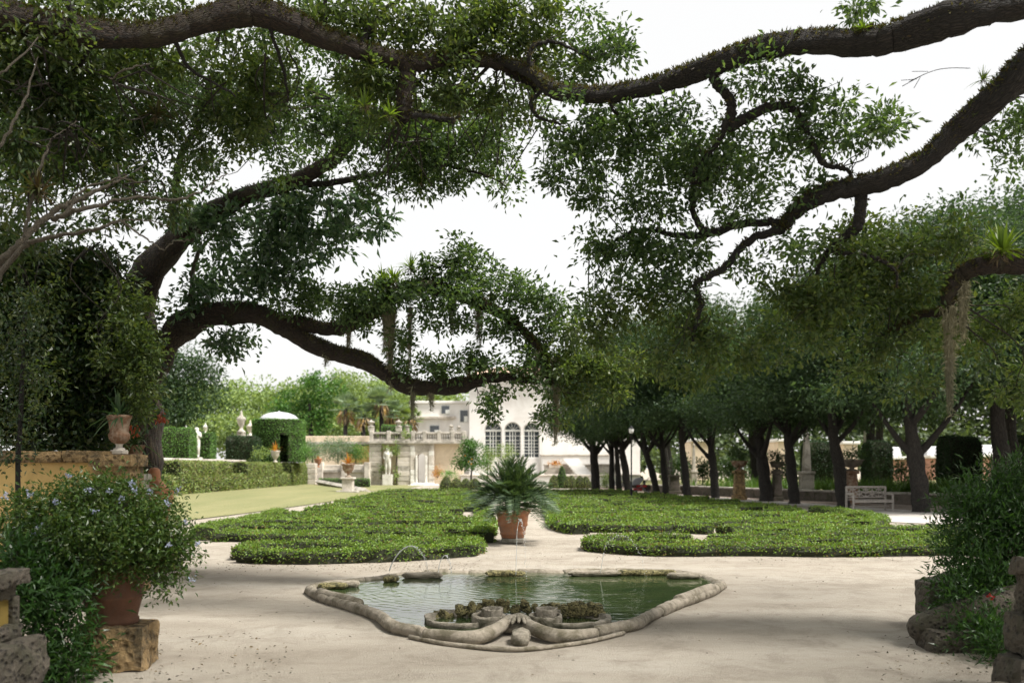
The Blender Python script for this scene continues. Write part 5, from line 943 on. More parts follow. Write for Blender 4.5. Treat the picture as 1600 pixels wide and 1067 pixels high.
# ------------------------------------------------------------------ live oaks
def limb(parent, pts, name='limb', mat='oak_bark', n=16, fern=0, seed=0, lump=.10):
    """pts: (px, py, depth, px thickness)"""
    q = np.array([np.append(P(x, y, D), th_*.73*D/F/2) for x, y, D, th_ in pts]); sp = spline(q, 7); mb = MB(); 
    sp[:, :3] += R.normal(0, .006, (len(sp), 3)); mb.tube(sp[:, :3], np.maximum(sp[:, 3], .004), n, lump=lump, seed=seed); lo = mb.build(name, mat, parent)
    if fern:
        k = R.integers(0, len(sp)-1, int(fern*2.6*len(sp))); u = R.random((len(k), 1)); c_ = sp[k]*(1-u)+sp[k+1]*u; tg = unit((sp[k+1]-sp[k])[:, :3]); a = R.normal(0, .75, (len(k), 1)); up_ = unit(A(0, 0, 1)-tg*tg[:, 2:3]); sd_ = np.cross(tg, up_); nr = up_*np.cos(a)+sd_*np.sin(a)
        fb_ = MB(); fb_.leaves(c_[:, :3]+nr*c_[:, 3:4]*.95, unit(nr+R.normal(0, .9, (len(k), 3))), rv(len(k)), R.uniform(.012, .06, len(k)), R.uniform(.006, .02, len(k))); stuff(fb_.build('fern', 'fern_leaf', lo))
    return sp[:, :3]
CD = 2.3
def canopy(parent, src, clumps, leaf, L, W, sub=.13, per=16, dens=1.0, name='foliage', thick=.8, twr=.0042):
    mb, tw = MB(), MB(); cl = []
    for x, y, rx, ry, D, k in clumps: s_ = D/F; cl.append((P(x, y, D), A(rx*s_, max(.35, thick*(rx+ry)/2*s_), ry*s_), k))
    clumpleaves(mb, cl, L*1.36, W*1.36, sub*.78, per*5, dens*CD, 0, tw, .8, .2, src, twr); mb.build(name, leaf, parent); stuff(tw.build('twig', 'twig_bark', parent))
def unseen_shade_crown(parent, pts, leaf, L=.16, W=.09):      # unseen oak crown masses, added and placed to shade the foreground
    mb = MB(); clumpleaves(mb, [(A(*c_), A(*r_), k) for c_, r_, k in pts], L, W, .3, 20, 1.1); mb.build('foliage', leaf, parent)

# --- oak at right: trunk outside the frame
oR = thing('live_oak', 'live oak at right whose thick bare limbs reach in across the white sky', 'tree', (9.5, 9, 0)); src = []
MB().tube(spline([A(9.5, 9, -.1), A(9.3, 9, 1.2), A(9.0, 8.8, 2.6), A(8.2, 8.3, 4.0), P(1900, -40, 7.8)], 6), np.linspace(.75, .42, 25), 18, lump=.08).build('trunk', 'oak_bark', oR)
src.append(limb(oR, [(x_, y_, d_, t_*.86) for x_, y_, d_, t_ in [(1900, -60, 7.6, 110), (1750, -20, 7.6, 95), (1600, 2, 7.6, 86), (1500, 28, 7.7, 80), (1430, 50, 7.9, 76), (1380, 62, 8, 66), (1340, 66, 8.1, 60), (1260, 66, 8.3, 58), (1190, 78, 8.5, 56), (1130, 95, 8.6, 52), (1070, 118, 8.8, 46), (1010, 137, 8.9, 42), (950, 148, 9, 40), (900, 150, 9.1, 40), (865, 143, 9.2, 36), (835, 118, 9.4, 28), (800, 100, 9.6, 22), (750, 88, 9.8, 15)]], fern=24, seed=1))
src.append(limb(oR, [(x_, y_, d_, t_*.84) for x_, y_, d_, t_ in [(1850, -10, 7.7, 120), (1700, 40, 7.7, 108), (1620, 95, 7.8, 90), (1570, 140, 7.9, 78), (1500, 200, 8.1, 60), (1450, 248, 8.2, 54), (1390, 278, 8.3, 50), (1330, 294, 8.5, 48), (1280, 306, 8.6, 44), (1250, 325, 8.7, 38), (1232, 345, 8.8, 34), (1222, 360, 8.8, 22)]], fern=24, seed=2))
for k, pts in enumerate([
    [(1225, 350, 8.8, 20), (1195, 347, 8.9, 17), (1150, 352, 9, 16), (1115, 364, 9.1, 15), (1095, 355, 9.1, 14), (1082, 325, 9.2, 13), (1083, 295, 9.2, 11), (1098, 278, 9.3, 9), (1110, 262, 9.3, 6)],
    [(1115, 364, 9.1, 14), (1085, 368, 9.2, 12), (1050, 367, 9.3, 11), (1020, 360, 9.4, 9), (990, 362, 9.4, 8), (960, 378, 9.5, 5), (940, 395, 9.5, 3)],
    [(1225, 358, 8.8, 20), (1190, 366, 8.8, 17), (1160, 385, 8.9, 16), (1135, 415, 8.9, 15), (1110, 432, 8.9, 14), (1088, 442, 9, 11), (1090, 460, 9, 11), (1096, 475, 9, 11), (1090, 495, 9, 8), (1080, 540, 9, 5)],
    [(1346, 298, 8.5, 26), (1344, 330, 8.5, 24), (1338, 356, 8.5, 22), (1312, 376, 8.6, 17), (1288, 402, 8.7, 12), (1275, 430, 8.8, 6)],
    [(1300, 392, 8.6, 10), (1335, 398, 8.6, 10), (1370, 404, 8.6, 9), (1398, 422, 8.6, 7), (1402, 450, 8.6, 4)],
    [(1110, 112, 8.65, 24), (1122, 135, 8.65, 23), (1140, 155, 8.6, 22), (1142, 178, 8.6, 22), (1135, 200, 8.6, 24), (1158, 190, 8.6, 22), (1190, 172, 8.5, 21), (1222, 164, 8.5, 18), (1240, 172, 8.5, 16), (1262, 205, 8.5, 12), (1275, 238, 8.5, 12), (1290, 258, 8.5, 10), (1312, 262, 8.5, 9), (1326, 268, 8.5, 8), (1331, 282, 8.5, 6)],
    [(1135, 200, 8.6, 14), (1118, 228, 8.7, 10), (1098, 252, 8.8, 9), (1080, 280, 8.9, 12), (1088, 285, 8.9, 10), (1110, 278, 8.9, 7), (1135, 262, 8.9, 4)],
    [(838, 120, 9.4, 12), (828, 96, 9.4, 11), (832, 75, 9.4, 10), (850, 66, 9.4, 8), (880, 70, 9.4, 6), (930, 95, 9.3, 4)],
    [(850, 140, 9.3, 8), (830, 160, 9.3, 8), (840, 182, 9.3, 7), (875, 195, 9.2, 5)],
    [(950, 150, 9, 6), (960, 175, 9, 6), (985, 200, 9.1, 5), (1000, 240, 9.2, 3)]]):
    src.append(limb(oR, pts, 'branch', 'oak_bark', 10, 2, 20+k))
src.append(limb(oR, [(2253, 480, 9.0, 95), (2080, 462, 8.9, 84), (1900, 445, 8.7, 72), (1760, 430, 8.6, 60), (1640, 412, 8.6, 50), (1580, 410, 8.6, 44), (1530, 416, 8.6, 40), (1500, 432, 8.7, 34), (1484, 460, 8.7, 28), (1480, 490, 8.8, 20), (1450, 490, 8.9, 12), (1415, 505, 9, 8), (1390, 525, 9, 4)], 'limb', 'oak_bark_mossy', 14, 16, 40))
sR = np.concatenate(src)
canopy(oR, sR, [(960, 90, 55, 50, 9.4, .8), (905, 60, 30, 50, 9.6, .8), (905, 200, 60, 40, 9.2, 1.0), (880, 250, 55, 50, 9.3, .85), (955, 195, 60, 40, 9.2, 1.0), (1000, 250, 75, 45, 9.2, 1.0), (930, 290, 50, 36, 9.4, .75), (1045, 190, 60, 45, 8.9, 1.05), (1085, 240, 60, 40, 9.0, 1.0), (1130, 230, 50, 50, 8.9, 1.0), (1100, 290, 70, 36, 9.1, .9), (1190, 125, 45, 30, 8.5, 1.0), (1240, 135, 50, 32, 8.4, .95), (1290, 160, 40, 30, 8.4, .8), (1280, 200, 55, 36, 8.5, 1.0), (1320, 225, 36, 30, 8.5, .75), (1375, 215, 16, 18, 8.5, .7), (1220, 230, 50, 40, 8.7, .85), (1180, 290, 60, 36, 8.9, .75), (1005, 320, 70, 34, 9.4, .85), (935, 385, 36, 36, 9.5, 1.0), (985, 385, 50, 32, 9.4, .95), (1040, 400, 55, 36, 9.3, 1.0), (1090, 395, 40, 36, 9.1, .75), (990, 440, 60, 30, 9.4, .9), (1055, 445, 50, 32, 9.2, 1.0), (940, 470, 40, 24, 9.5, .6), (1150, 330, 40, 24, 8.9, .7), (1190, 400, 40, 30, 8.9, .7), (1240, 295, 40, 24, 8.6, .7), (1250, 400, 46, 36, 8.8, .95), (1380, 180, 14, 14, 8.4, .5), (1338, 12, 20, 16, 8.1, .7), (1540, 200, 50, 30, 8.6, .35), (1580, 225, 40, 40, 8.6, .5), (1590, 180, 26, 30, 8.6, .5)], 'oak_leaf', .052, .024, .10, 13, .82)
canopy(oR, sR, [(1060, 515, 75, 30, 9.2, .8), (1110, 555, 66, 34, 9.2, .75), (1020, 555, 50, 34, 9.3, .65), (1070, 590, 36, 22, 9.3, .4), (960, 520, 50, 40, 9.6, .8), (1010, 480, 60, 30, 9.4, .8), (1290, 460, 80, 50, 8.9, 1.1), (1330, 390, 70, 50, 8.8, 1.0), (1255, 530, 56, 36, 9, .8), (1220, 480, 36, 36, 9, .7), (1390, 460, 70, 56, 9, 1.05), (1400, 370, 60, 50, 8.9, .9), (1350, 535, 66, 32, 9.1, .7), (1440, 530, 56, 40, 9.1, .6), (1420, 590, 50, 26, 9.2, .35), (1310, 580, 50, 22, 9.2, .35), (1500, 400, 50, 60, 9, .6), (1540, 520, 60, 60, 9.2, .7), (1590, 470, 50, 40, 9.1, .7), (1570, 600, 60, 50, 9.3, .6), (1180, 540, 24, 24, 9.1, .6)], 'oak_leaf_olive', .052, .025, .10, 13, .95)
unseen_shade_crown(oR, [((6.5, 6.5, 9.0), (3.5, 3.5, 1.0), .5), ((3.0, 4.5, 9.6), (3, 2.6, .9), .45), ((7.5, 2.5, 8.4), (3.5, 3.5, 1.2), .5), ((8.5, 9.5, 9.2), (2.6, 3, 1.4), .5), ((4, 0, 9), (3.5, 3, 1), .5), ((3.0, 2.4, 9.6), (4.2, 1.5, .8), .9), ((9.5, 5.0, 9.4), (2.2, 2.0, .9), .9), ((6.0, 0.5, 9.2), (3.5, 2, .9), .8)], 'oak_leaf')  # unseen leaf masses added to keep sun off the foreground and right shrub

# --- oak at left middle: arching limb
oL = thing('live_oak', 'live oak at left with a low arching limb draped in moss', 'tree', (-6.2, 15.2, 0)); src = []
MB().tube(spline([A(-6.4, 15.2, -.1), A(-6.35, 15.2, .5), A(-6.3, 15.1, 1.6), P(210, 640, 14.9), P(205, 560, 14.8), P(205, 470, 14.6)], 6), np.interp(np.linspace(0, 1, 31), [0, .1, .5, 1], [.75, .58, .46, .36]), 18, lump=.08).build('trunk', 'oak_bark_mossy', oL)
src.append(limb(oL, [(208, 640, 14.9, 66), (232, 590, 14.7, 60), (252, 550, 14.5, 56), (285, 512, 14.3, 56), (330, 494, 14.1, 52), (375, 488, 13.9, 46), (410, 494, 13.7, 42), (450, 514, 13.5, 42), (490, 540, 13.3, 38), (530, 554, 13.1, 34), (565, 562, 12.9, 34), (600, 584, 12.8, 34), (640, 604, 12.7, 34), (690, 606, 12.6, 32), (730, 600, 12.5, 28), (765, 592, 12.4, 22), (800, 590, 12.3, 14), (840, 600, 12.2, 8)], 'limb', 'oak_bark_mossy', 16, 26, 51))
src.append(limb(oL, [(440, 508, 13.5, 30), (470, 505, 13.4, 30), (510, 516, 13.2, 28), (550, 504, 13, 28), (590, 482, 12.9, 30), (620, 462, 12.8, 32), (655, 448, 12.7, 32), (695, 455, 12.6, 28), (735, 470, 12.5, 24), (780, 490, 12.4, 18), (820, 520, 12.3, 14), (850, 560, 12.2, 10), (860, 600, 12.2, 6)], 'limb', 'oak_bark_mossy', 14, 34, 52))
src.append(limb(oL, [(206, 500, 14.7, 76), (225, 440, 14.4, 66), (262, 390, 14.1, 58), (310, 348, 13.7, 46), (370, 312, 13.2, 38), (440, 290, 12.7, 32), (500, 264, 12.3, 30), (535, 235, 12, 30), (560, 205, 11.8, 28), (610, 180, 11.5, 24), (660, 182, 11.2, 14), (710, 190, 11, 8)], 'limb', 'oak_bark_mossy', 16, 14, 53))
src.append(limb(oL, [(430, 292, 12.7, 14), (500, 288, 12.4, 13), (560, 278, 12.1, 11), (620, 265, 11.8, 9), (690, 258, 11.6, 7), (760, 275, 11.4, 4), (790, 290, 11.3, 3)], 'branch', 'oak_bark', 10, 3, 54))
src.append(limb(oL, [(298, 498, 14.2, 14), (300, 450, 14.1, 11), (308, 400, 13.9, 9), (340, 360, 13.6, 5)], 'branch', 'pale_bark', 10, 0, 55))
src.append(limb(oL, [(262, 392, 14.1, 20), (275, 320, 13.6, 17), (280, 250, 13, 14), (310, 190, 12.4, 10), (330, 120, 11.8, 6)], 'branch', 'oak_bark', 10, 0, 56))
sL = np.concatenate(src)
canopy(oL, sL, [(330, 345, 70, 44, 13.4, .9), (420, 345, 70, 40, 12.9, 1.1), (480, 330, 60, 40, 12.6, 1.0), (430, 395, 70, 36, 13.2, 1.2), (500, 385, 50, 34, 12.8, .9), (370, 440, 60, 34, 13.6, 1.1), (530, 345, 40, 30, 12.4, .7), (300, 455, 50, 40, 14, 1.0), (440, 440, 50, 26, 13.4, .9), (560, 310, 40, 20, 12.2, .6), (380, 530, 16, 24, 13.9, .4), (350, 540, 14, 16, 14, .4), (590, 350, 20, 14, 12.2, .4)], 'glossy_leaf', .085, .042, .13, 11, .95)
canopy(oL, sL, [(480, 470, 50, 26, 13.2, 1.3), (550, 475, 56, 26, 12.8, 1.4), (600, 455, 44, 26, 12.6, 1.3), (655, 462, 40, 22, 12.4, 1.0), (715, 462, 40, 22, 12.3, 1.0), (560, 505, 40, 14, 12.8, .8), (690, 430, 46, 32, 12.7, 1.2), (735, 415, 34, 30, 12.6, 1.1), (725, 390, 16, 16, 12.6, .8), (770, 450, 44, 30, 12.5, 1.1), (820, 470, 40, 32, 12.4, 1.0), (860, 490, 36, 40, 12.3, 1.0), (780, 510, 40, 30, 12.4, .8), (835, 540, 36, 36, 12.3, .9), (630, 530, 24, 40, 12.8, .8), (640, 570, 36, 22, 12.8, .8), (700, 575, 50, 18, 12.6, 1.0), (760, 560, 40, 24, 12.5, .9), (800, 585, 40, 20, 12.4, .7), (850, 590, 36, 30, 12.2, .9), (785, 618, 30, 10, 12.4, .35), (765, 640, 12, 12, 12.4, .3), (845, 640, 20, 20, 12.2, .5), (530, 500, 36, 14, 13.1, .7), (660, 490, 24, 20, 12.7, .5), (700, 500, 14, 30, 12.6, .5), (740, 500, 30, 16, 12.5, .6)], 'oak_leaf', .056, .027, .10, 12, .95)
canopy(oL, sL, [(900, 590, 44, 40, 12.3, .9), (940, 580, 40, 40, 12.2, .8), (890, 640, 30, 30, 12.4, .6), (960, 615, 26, 30, 12.2, .6), (890, 530, 34, 34, 12.2, .9), (985, 570, 26, 30, 12.2, .7), (870, 560, 30, 40, 12.2, .8)], 'oak_leaf_olive', .056, .027, .10, 12, .95)

# --- oak near left: limb across the top
oN = thing('live_oak', 'nearest live oak, its fern covered limb crossing the top left of the view', 'tree', (-8.2, 6.5, 0)); src = []
MB().tube(spline([A(-8.2, 6.5, -.1), A(-8.1, 6.5, 1.5), A(-7.9, 6.8, 3.5), P(-420, -60, 7.6)], 6), np.linspace(.7, .42, 19), 16, lump=.08).build('trunk', 'oak_bark', oN)
src.append(limb(oN, [(-420, -60, 7.6, 100), (-200, -30, 7.8, 90), (-60, 5, 8, 80), (40, 35, 8.2, 70), (130, 52, 8.4, 60), (200, 55, 8.6, 52), (260, 52, 8.7, 50), (320, 32, 8.8, 52), (370, 20, 8.9, 56), (420, 22, 9, 54), (460, 38, 9.1, 50), (500, 58, 9.2, 46), (550, 76, 9.3, 42), (600, 90, 9.4, 38), (650, 98, 9.5, 34), (710, 92, 9.6, 28), (770, 100, 9.7, 22), (810, 118, 9.7, 14), (850, 140, 9.6, 8)], 'limb', 'oak_bark_mossy', 16, 34, 61))
src.append(limb(oN, [(640, 96, 9.5, 34), (636, 120, 9.5, 34), (632, 150, 9.5, 34), (630, 176, 9.5, 32), (632, 188, 9.5, 20)], 'branch', 'oak_bark_mossy', 14, 6, 62))
src.append(limb(oN, [(634, 178, 9.5, 12), (665, 182, 9.5, 10), (700, 186, 9.5, 8), (720, 182, 9.5, 4)], 'branch', 'oak_bark', 9, 3, 63))
src.append(limb(oN, [(790, 115, 9.7, 10), (820, 128, 9.7, 9), (838, 142, 9.7, 7)], 'branch', 'oak_bark', 9, 0, 64))
for k, pts in enumerate([[(380, -10, 9, 16), (430, -60, 9.2, 13), (480, -110, 9.4, 8)], [(120, 30, 8.4, 18), (80, -40, 8.3, 14), (60, -120, 8.2, 8)], [(560, 70, 9.3, 14), (600, 20, 9.5, 11), (660, -30, 9.6, 7)], [(508, 0, 9.2, 8), (508, 40, 9.2, 8)], [(420, 40, 9, 9), (440, 100, 9.2, 7), (450, 160, 9.4, 4)], [(270, 60, 8.7, 10), (300, 110, 8.9, 7), (370, 150, 9.1, 4)], [(150, 60, 8.4, 12), (110, 120, 8.6, 8), (60, 170, 8.8, 4)]]): src.append(limb(oN, pts, 'branch', 'oak_bark', 9, 0, 70+k))
sN = np.concatenate(src)
canopy(oN, sN, [(40, 40, 100, 60, 8.2, 1.1), (60, 120, 90, 50, 8.6, 1.1), (170, 20, 80, 30, 8.8, .9), (150, 110, 70, 50, 9, 1.0), (250, 100, 70, 36, 9.3, .9), (250, 10, 70, 20, 9.2, .8), (340, 90, 70, 36, 9.4, .9), (380, 150, 46, 60, 9.6, 1.15), (360, 210, 40, 40, 9.8, 1.0), (440, 110, 50, 40, 9.6, .9), (470, 30, 46, 24, 9.4, .8), (540, 30, 60, 34, 9.4, 1.1), (620, 40, 70, 44, 9.6, 1.2), (700, 40, 70, 50, 9.7, 1.15), (780, 40, 66, 54, 9.8, 1.1), (840, 60, 46, 60, 9.8, 1.0), (870, 20, 30, 26, 9.6, .8), (560, 120, 50, 36, 9.6, 1.0), (600, 150, 46, 40, 9.7, 1.05), (690, 130, 60, 36, 9.7, 1.1), (760, 150, 50, 30, 9.8, .9), (720, 90, 50, 30, 9.7, 1.0), (810, 180, 30, 30, 9.8, .6), (880, 110, 40, 24, 9.6, .9)], 'oak_leaf_olive', .052, .025, .10, 13, .92)
canopy(oN, sN, [(480, 170, 60, 40, 11, .9), (540, 190, 50, 36, 11.2, .85), (610, 220, 56, 32, 11.4, 1.0), (680, 220, 60, 40, 11.4, 1.0), (740, 220, 46, 36, 11.4, .8), (640, 260, 60, 28, 11.5, .9), (700, 270, 46, 28, 11.5, .8), (600, 290, 40, 20, 11.6, .5), (790, 285, 20, 30, 11.5, .8), (770, 200, 30, 36, 11.4, .8), (460, 240, 50, 36, 11, .55), (430, 60, 60, 20, 10.4, .7), (300, 150, 60, 30, 10.6, .6), (660, 300, 24, 14, 11.6, .4), (560, 250, 36, 24, 11.4, .6)], 'oak_leaf', .056, .026, .11, 12, .9)
canopy(oN, sN, [(430, 200, 60, 40, 13, 1.0), (500, 215, 60, 36, 13.4, .8), (560, 170, 60, 40, 13, .9), (640, 190, 70, 40, 13, 1.0), (720, 170, 60, 40, 13, 1.0), (650, 240, 70, 36, 13.4, .9), (740, 250, 40, 36, 13.4, .8), (420, 130, 60, 40, 12.5, .9), (340, 150, 60, 40, 12.5, .9), (280, 130, 60, 40, 12, .9), (200, 90, 70, 40, 12, 1.0), (110, 60, 80, 40, 12, 1.0), (30, 200, 60, 60, 12, 1.0), (120, 230, 70, 40, 12, .8), (200, 180, 60, 40, 12, .9), (330, 250, 50, 40, 12.5, .6), (480, 70, 60, 30, 12, .8), (590, 130, 60, 30, 12, .9), (820, 130, 40, 40, 12.5, .8), (770, 240, 30, 40, 13, .7), (450, 5, 60, 20, 12, .7), (330, 60, 60, 20, 12, .6)], 'oak_leaf', .060, .028, .13, 12, .9)
unseen_shade_crown(oN, [((-5.5, 5.2, 8.6), (3.5, 3.5, 1.1), .6), ((-2, 3.5, 9.4), (3, 2.8, .9), .5), ((-7, 1, 8.6), (3.6, 3.5, 1.2), .6), ((-8, 9, 9.2), (3, 3.5, 1.5), .7), ((-1, -2, 9.2), (4, 3, 1), .5), ((-4.5, 9.5, 9.8), (3, 2.5, 1), .6), ((-9.5, 13, 9), (3, 4, 2), .7), ((-.4, 5.4, 9.8), (2.0, 1.6, .7), 1.0), ((-1.6, 8.8, 10.4), (2.2, 2.0, .7), 1.2), ((.4, 3.6, 9.4), (2.2, 1.4, .6), 1.0), ((-3.4, 12.5, 11.8), (2.4, 2.2, .8), .8)], 'oak_leaf')  # unseen leaf masses added to keep sun off the foreground and left plants

# --- pale-barked fig at far left
fg = thing('fig_tree', 'pale barked tree at the far left with thin branches angling up to the right', 'tree', (-5.9, 7.8, 0)); src = []
MB().tube(spline([A(-5.9, 7.8, -.1), A(-5.8, 7.75, 1.2), A(-5.2, 7.7, 2.2), P(-40, 460, 7.6)], 6), np.linspace(.16, .09, 19), 12, lump=.08).build('trunk', 'pale_bark', fg)
for k, pts in enumerate([[(-40, 460, 7.6, 24), (-10, 420, 7.6, 22), (30, 380, 7.6, 20), (60, 350, 7.7, 19), (95, 325, 7.8, 17), (130, 308, 7.9, 14), (165, 292, 8, 10), (200, 275, 8.1, 5)],
    [(-30, 470, 7.5, 18), (0, 430, 7.5, 17), (35, 388, 7.5, 16), (60, 376, 7.5, 14), (110, 366, 7.5, 11), (150, 358, 7.5, 9), (188, 346, 7.6, 8), (205, 358, 7.6, 6), (230, 375, 7.6, 5), (256, 392, 7.7, 5)],
    [(256, 392, 7.7, 4), (272, 378, 7.7, 4), (296, 375, 7.7, 3)], [(188, 346, 7.6, 5), (220, 343, 7.6, 4), (265, 354, 7.7, 3)],
    [(80, 345, 7.7, 16), (120, 328, 7.7, 14), (160, 320, 7.8, 11), (185, 312, 7.8, 9), (230, 308, 7.9, 8), (270, 312, 7.9, 8), (305, 304, 8, 6), (330, 288, 8, 4), (355, 272, 8.1, 3)],
    [(38, 372, 7.6, 10), (45, 330, 7.6, 10), (55, 290, 7.7, 9), (68, 250, 7.8, 8), (85, 215, 7.9, 5), (120, 190, 8, 3)], [(-30, 260, 7.4, 12), (0, 225, 7.5, 10), (25, 185, 7.6, 8), (45, 140, 7.8, 6), (60, 90, 8, 3)], [(170, 125, 8, 5), (200, 108, 8, 6), (235, 100, 8.1, 4)], [(-20, 130, 7.6, 8), (20, 100, 7.7, 6), (60, 60, 7.9, 4)], [(100, 340, 7.7, 9), (125, 300, 7.8, 7), (175, 280, 7.9, 5), (230, 285, 8, 3)]]): src.append(limb(fg, [(x_, y_, d_, t_*.72) for x_, y_, d_, t_ in pts], 'branch', 'pale_bark', 10, 0, 90+k, .06))
sF = np.concatenate(src)
canopy(fg, sF, [(30, 230, 60, 50, 8.4, .8), (90, 210, 60, 36, 8.8, .6), (170, 220, 60, 40, 9, .8), (240, 200, 60, 40, 9.4, .8), (60, 290, 60, 36, 8.6, .75), (150, 270, 60, 30, 8.8, .8), (220, 265, 50, 30, 9.2, .75), (20, 330, 40, 40, 8, .9), (110, 340, 60, 24, 8.6, .7), (200, 330, 60, 24, 9, .7), (270, 330, 40, 24, 9.2, .6), (20, 150, 70, 60, 8.4, 1.3), (120, 160, 60, 50, 8.8, 1.2), (70, 250, 90, 60, 9.4, .9), (180, 170, 80, 50, 9.6, .9), (40, 370, 70, 40, 8.6, 1.0), (300, 240, 40, 36, 9.6, .6), (330, 180, 30, 30, 9.6, .6)], 'fig_leaf', .062, .022, .11, 13, .9)
# --- dark evergreen thicket behind the yellow wall
dk = thing('evergreen_thicket_tree', 'dark dense evergreen tree behind the yellow wall', 'tree', (-7.2, 13.6, 0)); src = []
MB().tube(spline([A(-7.2, 13.6, -.1), A(-7.1, 13.6, 1.5), A(-7.3, 13.5, 3.2), A(-7.0, 13.4, 5)], 5), np.linspace(.22, .09, 16), 10, lump=.08).build('trunk', 'oak_bark', dk)
for k in range(7): a = k*.9; src.append(limb(dk, [(60+30*math.cos(a), 640-30*k, 13.4, 10), (60+90*math.cos(a), 600-32*k, 13.3+math.sin(a), 7), (60+150*math.cos(a), 560-30*k, 13.2+1.5*math.sin(a), 4)], 'branch', 'oak_bark', 8, 0, 120+k))
sD = np.concatenate(src)
canopy(dk, sD, [(50, 430, 80, 40, 12.8, 1.2), (130, 450, 60, 44, 13, 1.3), (40, 500, 90, 50, 12.9, 1.5), (130, 520, 70, 50, 13, 1.5), (190, 500, 50, 50, 13.2, 1.1), (40, 580, 90, 50, 12.9, 1.6), (130, 590, 80, 50, 13, 1.6), (200, 570, 46, 60, 13.1, 1.2), (50, 650, 80, 44, 12.9, 1.7), (130, 650, 60, 44, 13, 1.7), (200, 620, 36, 40, 13.1, 1.0), (100, 690, 90, 20, 12.9, 1.4), (-60, 560, 60, 120, 13, 1.4), (20, 390, 50, 30, 12.6, .8), (120, 400, 40, 24, 12.8, .7), (170, 430, 40, 36, 13, .9)], 'dark_leaf', .075, .038, .15, 13, 1.7)
canopy(dk, sD, [(195, 540, 50, 60, 12.3, 1.0), (205, 470, 40, 36, 12.5, .9), (222, 610, 30, 50, 12.3, 1.0), (225, 560, 26, 40, 12.3, .9), (70, 480, 60, 40, 12.3, .3), (60, 600, 60, 50, 12.2, .25)], 'oak_leaf_olive', .055, .028, .10, 10, .9)
sp_ = thing('young_tree', 'thin dark sapling trunk standing before the yellow wall', 'tree', A(*P(30, 760, 11)[:2], 0)); c_ = P(30, 760, 11); MB().tube(spline([A(c_[0], 11, 0), P(28, 740, 11), P(32, 660, 11), P(36, 560, 11.1), P(40, 480, 11.2)], 5), np.linspace(.035, .02, 21), 9, lump=.06).build('trunk', 'oak_bark', sp_); mb = MB(); clumpleaves(mb, [(P(20, 690, 11), A(.35, .3, .35), .6), (P(40, 600, 11), A(.4, .3, .5), .6), (P(40, 500, 11), A(.4, .3, .5), .8)], .07, .03, .09, 10, .9); mb.build('crown', 'dark_leaf', sp_)

# ------------------------------------------------------------------ spanish moss and bromeliads
def moss(x, y0, y1, wpx, D, lab, n=40):
    s_ = D/F; mb = MB(); top = P(x, y0, D); ln = (y1-y0)*s_; 
    for k in range(n):
        l_ = ln*max(.15, R.random()**.65); b0 = top+A(R.normal(0, wpx*s_*.28), R.normal(0, wpx*s_*.28), R.uniform(-.02, .05)); m_ = 9; ts = np.linspace(0, 1, m_); ph, fr_ = R.uniform(0, 6.28), R.uniform(2, 5)
        conv = (1-.75*ts)[:, None]*(1-.5*l_/ln); off = (b0-top)[None]*conv*A(1, 1, 0)+np.stack([np.sin(ts*fr_+ph)*.018, np.cos(ts*fr_+ph)*.018, np.zeros(m_)], 1)+R.normal(0, .005, (m_, 3)); pth = top+off+A(0, 0, -1)*(ts*l_)[:, None]; mb.tube(pth, np.linspace(.0045, .002, m_), 3, cap=False)
        nq = 10; kk = R.integers(0, m_, nq); d = unit(R.normal(size=(nq, 3))*A(1, 1, .6)+A(0, 0, -.9)); mb.leaves(pth[kk], d, rv(nq), R.uniform(.03, .09, nq), .009)
    tag(mb.build('spanish_moss', 'moss_hair'), lab, 'moss', 'spanish moss hanging from the oaks')
for a in [(610, 480, 612, 18, 12.7, 'longest thick moss column hanging from the upper arch of the left oak', 140), (602, 490, 560, 12, 12.8, 'shorter moss tuft just left of the longest moss column', 36), (748, 465, 545, 26, 12.5, 'grey moss tassel on the right part of the mossy arch', 44), (706, 460, 520, 20, 12.6, 'moss tassel in the middle of the mossy arch above the sky gap', 36), (664, 440, 480, 30, 12.6, 'moss beard spilling from the top of the mossy arch', 44), (868, 560, 695, 13, 12.2, 'long single moss strand hanging in front of the lone avenue tree', 120), (838, 548, 600, 10, 12.2, 'thin moss strand left of the long single strand', 24), (645, 605, 660, 6, 12.6, 'thin moss strand under the low left limb near the far finials', 20), (674, 605, 645, 6, 12.6, 'short moss strand under the low left limb before the house', 18), (545, 500, 560, 14, 13, 'small moss tuft under the fork of the arching limb', 26), (510, 545, 575, 10, 13.1, 'short moss tuft on the upper edge of the low limb', 18), (1484, 480, 650, 22, 8.75, 'long brownish moss curtain hanging from the right hooked limb', 80), (1505, 440, 540, 26, 8.7, 'short moss fringe beside the hooked limb at right', 40), (640, 480, 590, 8, 12.7, 'thin moss strand right beside the longest moss column', 22)]: moss(*a[:6], int(a[6]*1.7))
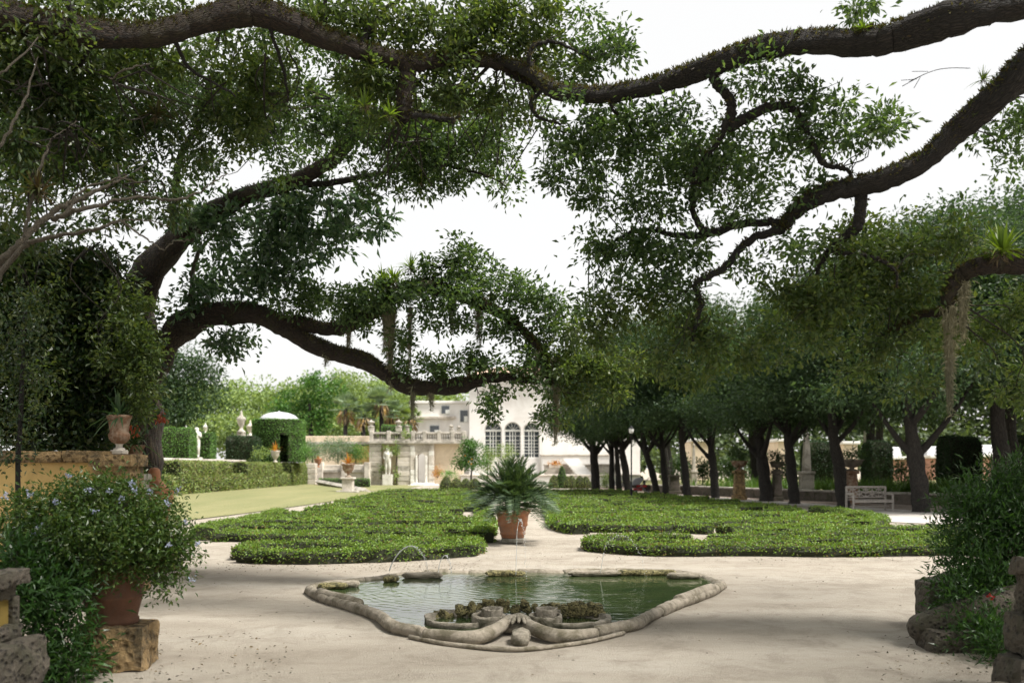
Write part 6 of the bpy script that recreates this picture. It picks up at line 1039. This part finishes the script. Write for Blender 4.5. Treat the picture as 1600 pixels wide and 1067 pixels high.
def brom(x, y, D, L, lab, n=30, mat='brom_leaf', W=None):
    c_ = P(x, y, D); th_ = thing('bromeliad', lab, 'plant', c_, 'bromeliads perched on the oak limbs'); mb = MB(); rosette(mb, c_, n, L, W or L*.10, 0, (.05, 1.45), .55); mb.build('leaf_rosette', mat, th_); mb = MB(); nq = 40; mb.leaves(c_+R.normal(0, L*.06, (nq, 3)), unit(R.normal(size=(nq, 3))+A(0, 0, -1)), rv(nq), L*.4, L*.03); mb.build('root_tuft', 'fallen_leaf', th_)
brom(1565, 396, 8.4, .34, 'large yellow green bromeliad on the hooked limb at the right edge', 60); brom(1348, 46, 8.0, .16, 'small bromeliad sprouting on the upper right limb near the top edge', 26); brom(1536, 125, 7.8, .13, 'spiky air plant on the lower right limb', 24); brom(642, 420, 12.6, .26, 'yellow green bromeliad crowning the mossy arch', 34); brom(600, 445, 12.7, .30, 'pale bromeliad cluster left of the arch crown', 40); brom(615, 440, 12.5, .28, 'second pale bromeliad beside the arch crown', 36); brom(590, 470, 12.7, .2, 'yellow bromeliad low on the arching fork', 26); brom(735, 580, 12.4, .3, 'dark bromeliad on the low limb before the house', 34, 'shrub_leaf'); brom(690, 592, 12.5, .22, 'small bromeliad on the low limb left of the dark one', 26, 'shrub_leaf'); brom(570, 165, 9.4, .22, 'pale striped bromeliad under the stub of the top limb', 26); brom(610, 180, 9.4, .2, 'bromeliad left of the hanging stub of the top limb', 24); brom(660, 285, 11.4, .24, 'bromeliad hanging in the foliage below the top limb', 26); brom(440, 292, 12.5, .26, 'bromeliad on the rising limb of the left oak', 30); brom(60, 300, 7.7, .26, 'bromeliad in the forks of the pale barked tree', 40, 'fern_leaf'); brom(245, 180, 9, .24, 'dark star shaped air plant in the upper left foliage', 30, 'fern_leaf')
# seed stalk of the air plant
ap_ = thing('flower_stalk', 'thin arching seed stalk of the air plant against the sky', 'stalk', P(1516, 107, 7.8)); MB().tube(spline([P(1516, 107, 7.8), P(1480, 107, 7.8), P(1450, 114, 7.8), P(1410, 135, 7.8)], 5), .003, 5).build('stem', 'twig_bark', ap_)
for (x, y, x2, y2) in ((1445, 116, 1420, 128), (1450, 112, 1425, 112), (1438, 121, 1428, 138), (1432, 124, 1408, 126)): MB().tube([P(x, y, 7.8), P(x2, y2, 7.8)], .0025, 4).build('side_stalk', 'twig_bark', ap_)
